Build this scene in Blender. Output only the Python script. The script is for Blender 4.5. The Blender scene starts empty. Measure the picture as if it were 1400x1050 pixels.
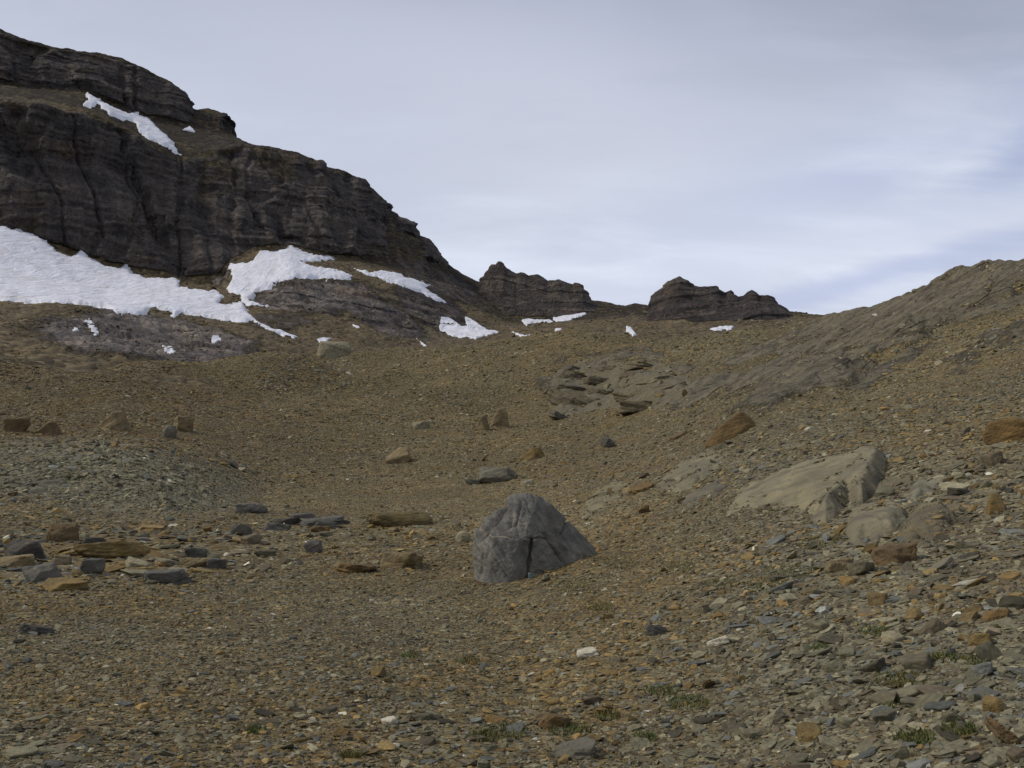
import bpy, bmesh, math, random
import numpy as np
from mathutils import Vector, Matrix

# ------------------------------------------------------------------ camera, sky, sun, exposure
scene = bpy.context.scene
F, CX, CY, HORIZON = 1200.0, 700.0, 525.0, 640.0      # photograph geometry (1400 x 1050)
CAM_Z = 1.6
PITCH = math.atan((HORIZON - CY) / F)
cam_data = bpy.data.cameras.new('camera')
cam = bpy.data.objects.new('camera', cam_data)
scene.collection.objects.link(cam)
cam.location = (0, 0, CAM_Z)
cam.rotation_euler = (math.pi / 2 + PITCH, 0, 0)
cam_data.sensor_width = 36.0
cam_data.lens = 36.0 * F / 1400.0
cam_data.clip_start = 0.05
cam_data.clip_end = 20000
scene.camera = cam

SUN_EL, SUN_AZ = math.radians(44), math.radians(-94)    # azimuth from +Y (view direction) towards +X
sun_dir = Vector((math.sin(SUN_AZ) * math.cos(SUN_EL), math.cos(SUN_AZ) * math.cos(SUN_EL), math.sin(SUN_EL)))
sd = bpy.data.lights.new('sun', 'SUN')
sd.energy = 2.4
sd.angle = math.radians(7)
sd.color = (1.0, 0.94, 0.86)
sun = bpy.data.objects.new('sun', sd)
scene.collection.objects.link(sun)
sun.rotation_euler = sun_dir.to_track_quat('Z', 'Y').to_euler()

vs = scene.view_settings
vs.view_transform = 'Standard'
vs.look = 'None'
vs.exposure = 0.0
vs.gamma = 1.0
vs.use_curve_mapping = False
scene.cycles.max_bounces = 6
scene.cycles.diffuse_bounces = 3


class NT:
    """small helper to write node trees"""
    def __init__(self, tree):
        self.t = tree
        self.t.nodes.clear()

    def n(self, typ, inputs=None, **props):
        nd = self.t.nodes.new(typ)
        for k, v in props.items():
            setattr(nd, k, v)
        for k, v in (inputs or {}).items():
            sock = nd.inputs[k]
            if isinstance(v, bpy.types.NodeSocket):
                self.t.links.new(v, sock)
            else:
                sock.default_value = v
        return nd

    def math(self, op, a, b=0.0, c=None, clamp=False):
        ins = {0: a, 1: b}
        if c is not None:
            ins[2] = c
        return self.n('ShaderNodeMath', ins, operation=op, use_clamp=clamp).outputs[0]

    def mix(self, fac, a, b, mode='MIX'):
        nd = self.t.nodes.new('ShaderNodeMix')
        nd.data_type = 'RGBA'
        nd.blend_type = mode
        for i, v in ((0, fac), (6, a), (7, b)):
            if isinstance(v, bpy.types.NodeSocket):
                self.t.links.new(v, nd.inputs[i])
            else:
                if i and len(v) == 3:
                    v = (*v, 1)
                nd.inputs[i].default_value = v
        return nd.outputs[2]

    def ramp(self, fac, stops, interp='LINEAR'):
        nd = self.t.nodes.new('ShaderNodeValToRGB')
        nd.color_ramp.interpolation = interp
        el = nd.color_ramp.elements
        while len(el) < len(stops):
            el.new(0.5)
        for e, (p, c) in zip(el, stops):
            e.position = p
            e.color = (*c, 1) if len(c) == 3 else c
        self.t.links.new(fac, nd.inputs[0])
        return nd.outputs[0]

    def noise(self, vec, scale, detail=4, rough=0.55, dist=0.0, lac=2.0):
        return self.n('ShaderNodeTexNoise', {'Vector': vec, 'Scale': scale, 'Detail': detail, 'Roughness': rough,
                                             'Distortion': dist, 'Lacunarity': lac})

    def map_rs(self, vec, rot, scale):
        """turn first, then stretch, so that the grain runs along the turned axes"""
        a = self.n('ShaderNodeMapping', {'Vector': vec, 'Rotation': rot}).outputs[0]
        return self.n('ShaderNodeMapping', {'Vector': a, 'Scale': scale}).outputs[0]

    def maprange(self, v, a, b, c, d, smooth=True):
        return self.n('ShaderNodeMapRange', {0: v, 1: a, 2: b, 3: c, 4: d},
                      interpolation_type='SMOOTHSTEP' if smooth else 'LINEAR').outputs[0]


def g3(v):
    return (v, v, v)


# world: Nishita sky almost wholly veiled by thin high cloud
world = bpy.data.worlds.new('World')
scene.world = world
world.use_nodes = True
w = NT(world.node_tree)
tc = w.n('ShaderNodeTexCoord').outputs['Generated']
sky = w.n('ShaderNodeTexSky', sky_type='NISHITA', sun_disc=False, sun_elevation=SUN_EL, sun_rotation=SUN_AZ,
          altitude=2600.0, air_density=1.0, dust_density=1.0)
skyc = w.mix(1.0, sky.outputs[0], g3(0.085), 'MULTIPLY')
sep = w.n('ShaderNodeSeparateXYZ', {0: tc})
zz = w.math('MAXIMUM', sep.outputs[2], 0.0)
den = w.math('ADD', zz, 0.22)
pl = w.n('ShaderNodeCombineXYZ', {0: w.math('DIVIDE', sep.outputs[0], den), 1: w.math('DIVIDE', sep.outputs[1], den), 2: 0.0}).outputs[0]
rot = w.n('ShaderNodeMapping', {'Vector': pl, 'Location': (3.1, 1.7, 0.0), 'Rotation': (0, 0, math.radians(28)), 'Scale': (0.55, 1.25, 1.0)}).outputs[0]
n1 = w.noise(rot, 0.75, 3, 0.42, 0.35).outputs[0]
n2 = w.noise(rot, 2.6, 6, 0.55, 0.35).outputs[0]
nn = w.math('ADD', w.math('MULTIPLY', n1, 0.6), w.math('MULTIPLY', n2, 0.4))
cloud = w.ramp(nn, [(0.30, (0.39, 0.42, 0.52)), (0.50, (0.50, 0.54, 0.66)), (0.68, (0.65, 0.70, 0.81))])
# brighter, whiter veil low over the horizon, greyer overhead
hz = w.ramp(zz, [(0.0, (1.30, 1.30, 1.28)), (0.22, (1.22, 1.22, 1.20)), (0.42, (0.98, 0.98, 0.99)), (0.65, (0.84, 0.84, 0.86)), (1.0, (0.84, 0.84, 0.86))])
cloud = w.mix(1.0, cloud, hz, 'MULTIPLY')
cover = w.ramp(nn, [(0.33, g3(0.62)), (0.5, g3(0.93)), (0.62, g3(0.98))])
def toward(px, py, wx, wy, rot):
    # soft region of the sky about one direction of view
    u, v = (px - CX) / F, (py - CY) / F
    ct, st = math.cos(PITCH), math.sin(PITCH)
    d = Vector((u, ct + v * st, st - v * ct)).normalized()
    e1 = Vector((d.y, -d.x, 0)).normalized()
    e2 = e1.cross(d)
    a1 = e1 * math.cos(rot) + e2 * math.sin(rot)
    a2 = e2 * math.cos(rot) - e1 * math.sin(rot)
    q1 = w.math('DIVIDE', w.n('ShaderNodeVectorMath', {0: tc, 1: a1}, operation='DOT_PRODUCT').outputs['Value'], wx / F)
    q2 = w.math('DIVIDE', w.n('ShaderNodeVectorMath', {0: tc, 1: a2}, operation='DOT_PRODUCT').outputs['Value'], wy / F)
    r = w.math('SQRT', w.math('ADD', w.math('MULTIPLY', q1, q1), w.math('MULTIPLY', q2, q2)))
    fr = w.math('GREATER_THAN', w.n('ShaderNodeVectorMath', {0: tc, 1: d}, operation='DOT_PRODUCT').outputs['Value'], 0.0)
    r = w.math('ADD', r, w.math('MULTIPLY', w.math('SUBTRACT', n2, 0.5), 2.4))
    return w.math('MULTIPLY', w.maprange(r, 0.1, 1.3, 1.0, 0.0), fr)
cloud = w.mix(w.math('MULTIPLY', toward(1110, 255, 400, 80, math.radians(10)), 0.5), cloud, (0.40, 0.47, 0.70))
cloud = w.mix(w.math('MULTIPLY', toward(1420, 215, 150, 45, math.radians(14)), 0.6), cloud, (0.30, 0.37, 0.60))
cloud = w.mix(w.math('MULTIPLY', toward(1080, 345, 420, 38, math.radians(9)), 0.62), cloud, (0.66, 0.72, 0.86))
cloud = w.mix(w.math('MULTIPLY', toward(1160, 388, 320, 22, math.radians(12)), 0.5), cloud, (0.40, 0.46, 0.72))
cloud = w.mix(w.math('MULTIPLY', toward(780, 190, 430, 200, math.radians(-12)), 0.62), cloud, (0.66, 0.70, 0.81))
cloud = w.mix(w.math('MULTIPLY', toward(330, 90, 420, 150, math.radians(-18)), 0.35), cloud, (0.58, 0.62, 0.73))
final = w.mix(cover, skyc, cloud)
bg = w.n('ShaderNodeBackground', {0: final, 1: 1.0})
out = w.n('ShaderNodeOutputWorld', {0: bg.outputs[0]})

# ------------------------------------------------------------------ helpers
rng = np.random.default_rng(76)
random.seed(76)
CT, ST = math.cos(PITCH), math.sin(PITCH)


def pix_ray(px, py):
    """plan azimuth and tangent of elevation of a photograph pixel"""
    px, py = np.asarray(px, float), np.asarray(py, float)
    u, v = (px - CX) / F, (py - CY) / F
    x, y, z = u, CT + v * ST, ST - v * CT
    return np.arctan2(x, y), z / np.hypot(x, y)


def project(p):
    x, y, z = p[..., 0], p[..., 1], p[..., 2] - CAM_Z
    dep = y * CT + z * ST
    up = -y * ST + z * CT
    dep = np.where(dep > 0.05, dep, 0.05)
    return CX + F * x / dep, CY - F * up / dep


def smoothstep(a, b, x):
    t = np.clip((x - a) / (b - a), 0, 1)
    return t * t * (3 - 2 * t)


def _hash(ix, iy, iz, seed):
    h = (ix.astype(np.int64) * 374761393 + iy.astype(np.int64) * 668265263 + iz.astype(np.int64) * 2147483647 + seed * 1274126177) & 0xFFFFFFFF
    h = ((h ^ (h >> 13)) * 1274126177) & 0xFFFFFFFF
    h = ((h ^ (h >> 16)) * 2246822519) & 0xFFFFFFFF
    return h ^ (h >> 15)


_GR = np.array([[1, 1, 0], [-1, 1, 0], [1, -1, 0], [-1, -1, 0], [1, 0, 1], [-1, 0, 1], [1, 0, -1], [-1, 0, -1],
                [0, 1, 1], [0, -1, 1], [0, 1, -1], [0, -1, -1], [1, 1, 0], [-1, 1, 0], [0, -1, 1], [0, -1, -1]], float)


def gnoise(x, y, z, seed=0):
    """gradient noise, about -1..1"""
    fx, fy, fz = np.floor(x), np.floor(y), np.floor(z)
    dx, dy, dz = x - fx, y - fy, z - fz
    u, v, t = (d * d * d * (d * (d * 6 - 15) + 10) for d in (dx, dy, dz))
    r = 0
    for i in (0, 1):
        wx = u if i else 1 - u
        for j in (0, 1):
            wy = v if j else 1 - v
            for k in (0, 1):
                wz = t if k else 1 - t
                g = _GR[_hash(fx + i, fy + j, fz + k, seed) & 15]
                r = r + wx * wy * wz * (g[..., 0] * (dx - i) + g[..., 1] * (dy - j) + g[..., 2] * (dz - k))
    return r


def fbm(x, y, z, octaves=4, gain=0.5, seed=0):
    a, s, r = 1.0, 1.0, 0
    for o in range(octaves):
        r = r + a * gnoise(x * s, y * s, z * s, seed + o * 17)
        a *= gain
        s *= 2.03
    return r


def ridged(x, y, z, octaves=4, gain=0.5, seed=0):
    a, s, r = 1.0, 1.0, 0
    for o in range(octaves):
        r = r + a * (1 - 2 * np.abs(gnoise(x * s, y * s, z * s, seed + o * 13)))
        a *= gain
        s *= 2.03
    return r


def strata(c, seed, sharp=0.22):
    """layered ledge profile: harder beds stand proud, each bed with a crisp lower lip"""
    k = np.floor(c)
    f = c - k
    h0 = (_hash(k, k * 0, k * 0, seed) & 1023) / 1023.0
    h1 = (_hash(k + 1, k * 0, k * 0, seed) & 1023) / 1023.0
    return h0 + (h1 - h0) * smoothstep(1 - sharp, 1.0, f)


def gsmooth(a, sigma, axis):
    if sigma <= 0:
        return a
    n = int(3 * sigma) + 1
    k = np.exp(-0.5 * (np.arange(-n, n + 1) / sigma) ** 2)
    k /= k.sum()
    pad = [(0, 0)] * a.ndim
    pad[axis] = (n, n)
    b = np.pad(a, pad, mode='edge')
    return np.apply_along_axis(lambda m: np.convolve(m, k, 'valid'), axis, b)


def line_eval(line, az):
    px, py, d = (np.array(q, float) for q in zip(*line))
    a, te = pix_ray(px, py)
    o = np.argsort(a)
    return np.interp(az, a[o], te[o]), np.exp(np.interp(az, a[o], np.log(d[o])))


def grid_normals(P):
    du = np.gradient(P, axis=1)
    dv = np.gradient(P, axis=0)
    n = np.cross(du, dv)
    n /= np.linalg.norm(n, axis=-1, keepdims=True) + 1e-12
    n[n[..., 2] < 0] *= 1
    return n


def mesh_from_grid(name, P, closed=False, smooth=True):
    r, c, _ = P.shape
    idx = np.arange(r * c).reshape(r, c)
    a, b, cc, d = idx[:-1, :-1], idx[:-1, 1:], idx[1:, 1:], idx[1:, :-1]
    faces = np.stack([a, b, cc, d], -1).reshape(-1, 4)
    return mesh_from_arrays(name, P.reshape(-1, 3), faces, smooth)


def mesh_from_arrays(name, verts, faces, smooth=True):
    me = bpy.data.meshes.new(name)
    nf, k = faces.shape
    me.vertices.add(len(verts))
    me.vertices.foreach_set('co', np.ascontiguousarray(verts, np.float32).ravel())
    me.loops.add(nf * k)
    me.loops.foreach_set('vertex_index', np.ascontiguousarray(faces, np.int32).ravel())
    me.polygons.add(nf)
    me.polygons.foreach_set('loop_start', np.arange(0, nf * k, k, dtype=np.int32))
    me.polygons.foreach_set('use_smooth', np.full(nf, smooth, bool))
    me.update(calc_edges=True)
    return me


def set_attr(me, name, vals, typ='FLOAT'):
    at = me.attributes.new(name, typ, 'POINT')
    v = np.ascontiguousarray(vals, np.float32)
    if typ == 'FLOAT_COLOR':
        if v.shape[-1] == 3:
            v = np.concatenate([v, np.ones((*v.shape[:-1], 1), np.float32)], -1)
        at.data.foreach_set('color', v.ravel())
    elif typ == 'FLOAT_VECTOR':
        at.data.foreach_set('vector', v.ravel())
    elif typ == 'INT':
        at.data.foreach_set('value', np.ascontiguousarray(vals, np.int32).ravel())
    else:
        at.data.foreach_set('value', v.ravel())


def link(name, me, mat=None, parent=None, **tags):
    o = bpy.data.objects.new(name, me)
    scene.collection.objects.link(o)
    if mat and me is not None and not me.materials:
        me.materials.append(mat)
    if parent:
        o.parent = parent
    for k, v in tags.items():
        o[k] = v
    return o


def new_mat(name):
    m = bpy.data.materials.new(name)
    m.use_nodes = True
    return m, NT(m.node_tree)


def finish(nt, col, rough=0.9, normal=None, spec=0.25):
    ins = {'Base Color': col, 'Roughness': rough, 'Specular IOR Level': spec}
    if normal is not None:
        ins['Normal'] = normal
    b = nt.n('ShaderNodeBsdfPrincipled', ins)
    nt.n('ShaderNodeOutputMaterial', {0: b.outputs[0]})


# ------------------------------------------------------------------ materials
def ground_material():
    m, t = new_mat('scree_ground')
    co = t.n('ShaderNodeTexCoord').outputs['Object']
    zone = t.n('ShaderNodeAttribute', attribute_name='zone').outputs['Color']
    bed = t.n('ShaderNodeAttribute', attribute_name='bed').outputs['Fac']
    warp = t.noise(co, 3.0, 3)
    cow = t.n('ShaderNodeVectorMath', {0: co, 1: t.n('ShaderNodeVectorMath', {0: warp.outputs[1], 3: 0.12}, operation='SCALE').outputs[0]}, operation='ADD').outputs[0]
    flat = t.n('ShaderNodeMapping', {'Vector': cow, 'Scale': (1.0, 1.0, 2.2)}).outputs[0]
    v1 = t.n('ShaderNodeTexVoronoi', {'Vector': flat, 'Scale': 26.0, 'Randomness': 1.0})
    v2 = t.n('ShaderNodeTexVoronoi', {'Vector': flat, 'Scale': 7.0, 'Randomness': 1.0})
    v3 = t.n('ShaderNodeTexVoronoi', {'Vector': flat, 'Scale': 1.7, 'Randomness': 1.0})
    def chips(v):
        s = t.n('ShaderNodeSeparateColor', {0: v.outputs['Color']})
        c = t.ramp(s.outputs[0], [(0.0, (0.42, 0.40, 0.38)), (0.25, (0.85, 0.80, 0.72)), (0.5, (1.15, 1.0, 0.72)), (0.72, (0.95, 1.02, 1.12)), (0.9, (1.35, 1.28, 1.15)), (1.0, (1.9, 1.85, 1.75))])
        return c
    c = t.mix(1.0, zone, chips(v1), 'MULTIPLY')
    c = t.mix(0.55, c, t.mix(1.0, c, chips(v2), 'MULTIPLY'))
    c = t.mix(0.35, c, t.mix(1.0, c, chips(v3), 'MULTIPLY'))
    big = t.noise(co, 0.09, 6, 0.6).outputs[0]
    c = t.mix(1.0, c, t.ramp(big, [(0.3, (0.66, 0.66, 0.68)), (0.5, g3(1.0)), (0.7, (1.34, 1.30, 1.22))]), 'MULTIPLY')
    # bedrock: pale grey-olive, streaked along the bedding
    sb = t.map_rs(co, (0.1, math.radians(30), 0.1), (0.22, 0.3, 2.2))
    bn = t.noise(sb, 1.6, 7, 0.62, 0.4).outputs[0]
    bc = t.ramp(bn, [(0.30, (0.060, 0.051, 0.036)), (0.44, (0.115, 0.099, 0.067)), (0.58, (0.150, 0.130, 0.086)), (0.76, (0.21, 0.182, 0.120))])
    edge = t.noise(co, 1.2, 6, 0.65).outputs[0]
    bf = t.maprange(t.math('ADD', bed, t.math('MULTIPLY', t.math('SUBTRACT', edge, 0.5), 1.1)), 0.40, 0.62, 0.0, 1.0)
    c = t.mix(bf, c, bc)
    h1 = t.math('MULTIPLY', v1.outputs['Distance'], -0.02)
    h2 = t.math('MULTIPLY', v2.outputs['Distance'], -0.07)
    h3 = t.math('MULTIPLY', v3.outputs['Distance'], -0.16)
    hs = t.math('ADD', t.math('ADD', h1, h2), h3)
    cr = t.map_rs(cow, (0.1, math.radians(30), 0.1), (0.35, 0.5, 1.5))
    ve = t.n('ShaderNodeTexVoronoi', {'Vector': cr, 'Scale': 1.0, 'Randomness': 1.0}, feature='DISTANCE_TO_EDGE').outputs['Distance']
    ve = t.maprange(ve, 0.0, 0.07, 0.0, 1.0)
    fn = t.noise(co, 3.2, 7, 0.72).outputs[0]
    bc = t.mix(1.0, bc, t.ramp(fn, [(0.3, (0.55, 0.53, 0.50)), (0.5, g3(1.0)), (0.7, (1.42, 1.38, 1.28))]), 'MULTIPLY')
    c = t.mix(bf, c, bc)
    hb = t.math('ADD', t.math('MULTIPLY', bn, 0.35), t.math('ADD', t.math('MULTIPLY', fn, 0.20), t.math('MULTIPLY', ve, 0.12)))
    hh = t.n('ShaderNodeMix', {0: bf, 2: hs, 3: hb}).outputs[0]
    bump = t.n('ShaderNodeBump', {'Strength': 0.9, 'Distance': 1.0, 'Height': hh})
    finish(t, c, 0.92, bump.outputs[0], 0.2)
    return m


def cliff_material(name, dark=(1, 1, 1), tilt=0.0):
    m, t = new_mat(name)
    co = t.n('ShaderNodeTexCoord').outputs['Object']
    rocky = t.n('ShaderNodeAttribute', attribute_name='rocky').outputs['Fac']
    zone = t.n('ShaderNodeAttribute', attribute_name='zone').outputs['Color']
    st = t.map_rs(t.n('ShaderNodeVectorMath', {0: co, 1: t.n('ShaderNodeVectorMath', {0: t.noise(co, 0.02, 3, 0.5).outputs[1], 3: 22.0}, operation='SCALE').outputs[0]}, operation='ADD').outputs[0], (0, tilt, 0), (0.015, 0.015, 0.34))
    sn = t.noise(st, 1.0, 8, 0.66, 0.25).outputs[0]
    band = t.ramp(sn, [(0.28, (0.050, 0.042, 0.036)), (0.42, (0.068, 0.058, 0.049)), (0.52, (0.085, 0.073, 0.060)), (0.62, (0.120, 0.102, 0.082)), (0.76, (0.165, 0.142, 0.112))])
    ve = t.n('ShaderNodeMapping', {'Vector': co, 'Scale': (0.16, 0.16, 0.018)}).outputs[0]
    vn = t.noise(ve, 1.0, 7, 0.62, 0.3).outputs[0]
    c = t.mix(1.0, band, t.ramp(vn, [(0.32, (0.52, 0.52, 0.56)), (0.5, g3(1.0)), (0.68, (1.6, 1.5, 1.36))]), 'MULTIPLY')
    oc = t.noise(co, 0.05, 6, 0.6).outputs[0]
    c = t.mix(t.maprange(oc, 0.56, 0.74, 0.0, 0.6), c, (0.125, 0.088, 0.050))
    fine = t.noise(co, 0.9, 7, 0.68).outputs[0]
    c = t.mix(1.0, c, t.ramp(fine, [(0.3, g3(0.55)), (0.5, g3(1.0)), (0.7, g3(1.55))]), 'MULTIPLY')
    c = t.mix(1.0, c, dark, 'MULTIPLY')
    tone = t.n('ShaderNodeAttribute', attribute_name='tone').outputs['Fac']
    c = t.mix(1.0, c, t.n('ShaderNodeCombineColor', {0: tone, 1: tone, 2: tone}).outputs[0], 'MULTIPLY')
    # debris on the benches
    vd = t.n('ShaderNodeTexVoronoi', {'Vector': co, 'Scale': 1.1})
    sc = t.n('ShaderNodeSeparateColor', {0: vd.outputs['Color']})
    deb = t.mix(1.0, zone, t.ramp(sc.outputs[0], [(0.0, g3(0.6)), (0.5, g3(1.0)), (0.85, (1.3, 1.25, 1.15)), (1.0, g3(1.8))]), 'MULTIPLY')
    deb = t.mix(1.0, deb, t.ramp(t.noise(co, 0.06, 7, 0.65).outputs[0], [(0.32, (0.70, 0.70, 0.74)), (0.5, g3(1.0)), (0.7, (1.2, 1.15, 1.05))]), 'MULTIPLY')
    rf = t.maprange(t.math('ADD', rocky, t.math('MULTIPLY', t.math('SUBTRACT', t.noise(co, 0.22, 6, 0.65).outputs[0], 0.5), 0.9)), 0.35, 0.62, 0.0, 1.0)
    c = t.mix(rf, deb, c)
    wv = t.n('ShaderNodeVectorMath', {0: co, 1: t.n('ShaderNodeVectorMath', {0: t.noise(co, 0.12, 4, 0.6).outputs[1], 3: 9.0}, operation='SCALE').outputs[0]}, operation='ADD').outputs[0]
    cv = t.n('ShaderNodeMapping', {'Vector': wv, 'Scale': (0.17, 0.17, 0.06)}).outputs[0]
    ce = t.n('ShaderNodeTexVoronoi', {'Vector': cv, 'Scale': 1.0}, feature='DISTANCE_TO_EDGE').outputs['Distance']
    ce = t.maprange(ce, 0.0, 0.12, 0.0, 1.0)
    hb = t.math('ADD', t.math('MULTIPLY', sn, 3.6), t.math('ADD', t.math('MULTIPLY', vn, 3.4), t.math('ADD', t.math('MULTIPLY', fine, 2.0), t.math('MULTIPLY', ce, 1.1))))
    hd = t.math('MULTIPLY', vd.outputs['Distance'], -0.35)
    hh = t.n('ShaderNodeMix', {0: rf, 2: hd, 3: hb}).outputs[0]
    bump = t.n('ShaderNodeBump', {'Strength': 0.85, 'Distance': 1.0, 'Height': hh})
    finish(t, c, 0.93, bump.outputs[0], 0.15)
    return m


MAT_GROUND = ground_material()
MAT_CLIFF = cliff_material('cliff_rock', (0.84, 0.85, 0.92), math.radians(-5))
MAT_PEAK = cliff_material('peak_rock', (0.92, 0.90, 0.92), math.radians(8))

# ------------------------------------------------------------------ the ground sheet
az_in = np.arctan(np.linspace(-0.70, 0.70, 620))
lo = np.linspace(-math.pi, az_in[0], 46)[:-1]
hi = np.linspace(az_in[-1], math.pi, 46)[1:]
AZ = np.concatenate([lo, az_in, hi])

GROUND = [
    ([(0, 1050, 4.7), (700, 1050, 4.7), (1050, 1050, 4.5), (1400, 1050, 4.0)], 70),
    ([(0, 920, 6.9), (700, 920, 6.9), (1050, 915, 6.3), (1400, 900, 5.6)], 60),
    ([(0, 815, 11.2), (350, 812, 11.7), (660, 806, 12.0), (735, 793, 12.2), (800, 771, 12.4), (900, 772, 11.6), (1050, 768, 10.2), (1400, 760, 8.6)], 55),
    ([(0, 735, 19), (350, 725, 20), (700, 720, 20), (830, 705, 17.5), (1050, 690, 14.3), (1400, 660, 12)], 45),
    ([(0, 703, 26), (350, 699, 26), (500, 700, 26), (700, 692, 26), (830, 672, 22), (950, 640, 20), (1050, 615, 19), (1400, 570, 17)], 30),
    ([(0, 650, 30), (200, 648, 30), (280, 664, 31.5), (350, 686, 33), (500, 685, 34), (700, 670, 34), (830, 655, 31), (900, 640, 28.5), (980, 606, 26), (1050, 582, 25), (1400, 520, 23)], 45),
    ([(0, 620, 33.5), (100, 607, 34), (200, 606, 35), (270, 625, 36.5), (360, 665, 40), (500, 660, 41), (700, 650, 40), (830, 633, 39), (900, 618, 38), (980, 594, 34), (1050, 566, 32), (1400, 480, 30)], 40),
    ([(0, 604, 47), (150, 600, 49), (350, 615, 52), (500, 620, 52), (700, 610, 53), (830, 595, 52), (950, 570, 48), (1050, 540, 43), (1200, 500, 41), (1400, 440, 38)], 45),
    ([(0, 560, 62), (200, 562, 66), (350, 570, 72), (500, 565, 76), (700, 565, 74), (830, 550, 72), (950, 525, 65), (1050, 505, 58), (1200, 465, 52), (1400, 405, 46)], 50),
    ([(0, 520, 80), (200, 525, 86), (350, 530, 95), (500, 525, 105), (580, 530, 108), (700, 510, 105), (830, 490, 98), (950, 480, 88), (1050, 470, 75), (1150, 448, 68), (1250, 422, 60), (1400, 385, 51)], 50),
    ([(0, 485, 98), (150, 497, 104), (250, 497, 112), (350, 485, 125), (450, 487, 140), (560, 478, 165), (620, 468, 185), (700, 463, 190),
      (760, 458, 170), (800, 447, 150), (860, 460, 135), (900, 458, 125), (950, 452, 112), (1000, 452, 105), (1060, 448, 95), (1110, 440, 88),
      (1140, 431, 82), (1165, 421, 78), (1200, 414, 74), (1245, 404, 68), (1265, 388, 65), (1300, 371, 61), (1322, 366, 60), (1345, 371, 59),
      (1375, 364, 57), (1400, 365, 56), (1550, 340, 52)], 60),
]


def build_sheet(az, pre, lines, post, srow, scol, zones_behind=True):
    """pre/post: callables giving extra (d, z, n) rows; returns P[rows, cols, 3]"""
    ds, zs, ns = [], [], []
    for (d, z, n) in pre:
        ds.append(np.full_like(az, d)); zs.append(np.full_like(az, z)); ns.append(n)
    for ln, n in lines:
        te, d = line_eval(ln, az)
        if scol:
            te, d = gsmooth(te, scol, 0), gsmooth(d, scol, 0)
        ds.append(d); zs.append(CAM_Z + te * d); ns.append(n)
    for fd, dz, n in post:
        ds.append(ds[len(pre) + len(lines) - 1] * fd); zs.append(zs[len(pre) + len(lines) - 1] + dz); ns.append(n)
    D, Z = [], []
    for i in range(len(ds) - 1):
        tt = np.linspace(0, 1, ns[i + 1], endpoint=False)[:, None]
        D.append(np.exp(np.log(ds[i]) * (1 - tt) + np.log(ds[i + 1]) * tt))
        Z.append(zs[i] * (1 - tt) + zs[i + 1] * tt)
    D.append(ds[-1][None]); Z.append(zs[-1][None])
    D, Z = np.concatenate(D), np.concatenate(Z)
    if srow:
        D, Z = np.exp(gsmooth(np.log(D), srow, 0)), gsmooth(Z, srow, 0)
    return D, Z


GD, GZ = build_sheet(AZ, [(0.25, 0.0, 0), (2.2, 0.0, 10)], GROUND, [(1.12, -1.5, 10), (1.6, -14.0, 12), (30, -330, 12)], 9.0, 7.0)
# behind the photographer the slope falls away gently
back = smoothstep(0.75, 2.4, np.abs(AZ))[None]
GZ = GZ * (1 - back) + (-0.10 * GD * (GD < 400) - 40 * (GD >= 400)) * back
GX, GY = GD * np.sin(AZ)[None], GD * np.cos(AZ)[None]
gpx, gpy = project(np.stack([GX, GY, GZ], -1))


def blob(px, py, cx, cy, rx, ry, rot=0.0, soft=0.35):
    c, s = math.cos(rot), math.sin(rot)
    dx, dy = px - cx, py - cy
    u, v = (dx * c + dy * s) / rx, (-dx * s + dy * c) / ry
    return 1 - smoothstep(1 - soft, 1 + soft, np.hypot(u, v))


inview = (np.abs(AZ) < 0.8)[None] & (GD > 0)
# bedrock showing through (a map of the place: where the beds crop out)
wob = fbm(GX * 0.12, GY * 0.12, GZ * 0.12, 4, 0.55, 5)
wob2 = fbm(GX * 0.5, GY * 0.5, GZ * 0.5, 3, 0.55, 9)
bed = np.zeros_like(GD)
for (cx, cy, rx, ry, r, s) in [(1300, 400, 200, 50, math.radians(-16), 1.0), (1180, 460, 190, 42, math.radians(-24), 0.85), (1030, 505, 130, 30, math.radians(-26), 0.8),
                               (895, 510, 70, 34, 0.3, 0.7), (840, 520, 110, 45, 0.0, 0.6), (1130, 530, 160, 22, math.radians(-20), 0.55), (1390, 470, 130, 30, math.radians(-25), 0.45)]:
    bed = np.maximum(bed, s * blob(gpx, gpy, cx, cy, rx, ry, r, 0.45))
wob3 = fbm(GX * 0.25 + 9, GY * 0.25, GZ * 0.5, 3, 0.6, 12)
bed = np.clip(bed * (0.95 + 0.6 * wob + 0.55 * wob2 + 0.9 * wob3), 0, 1) * inview

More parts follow.
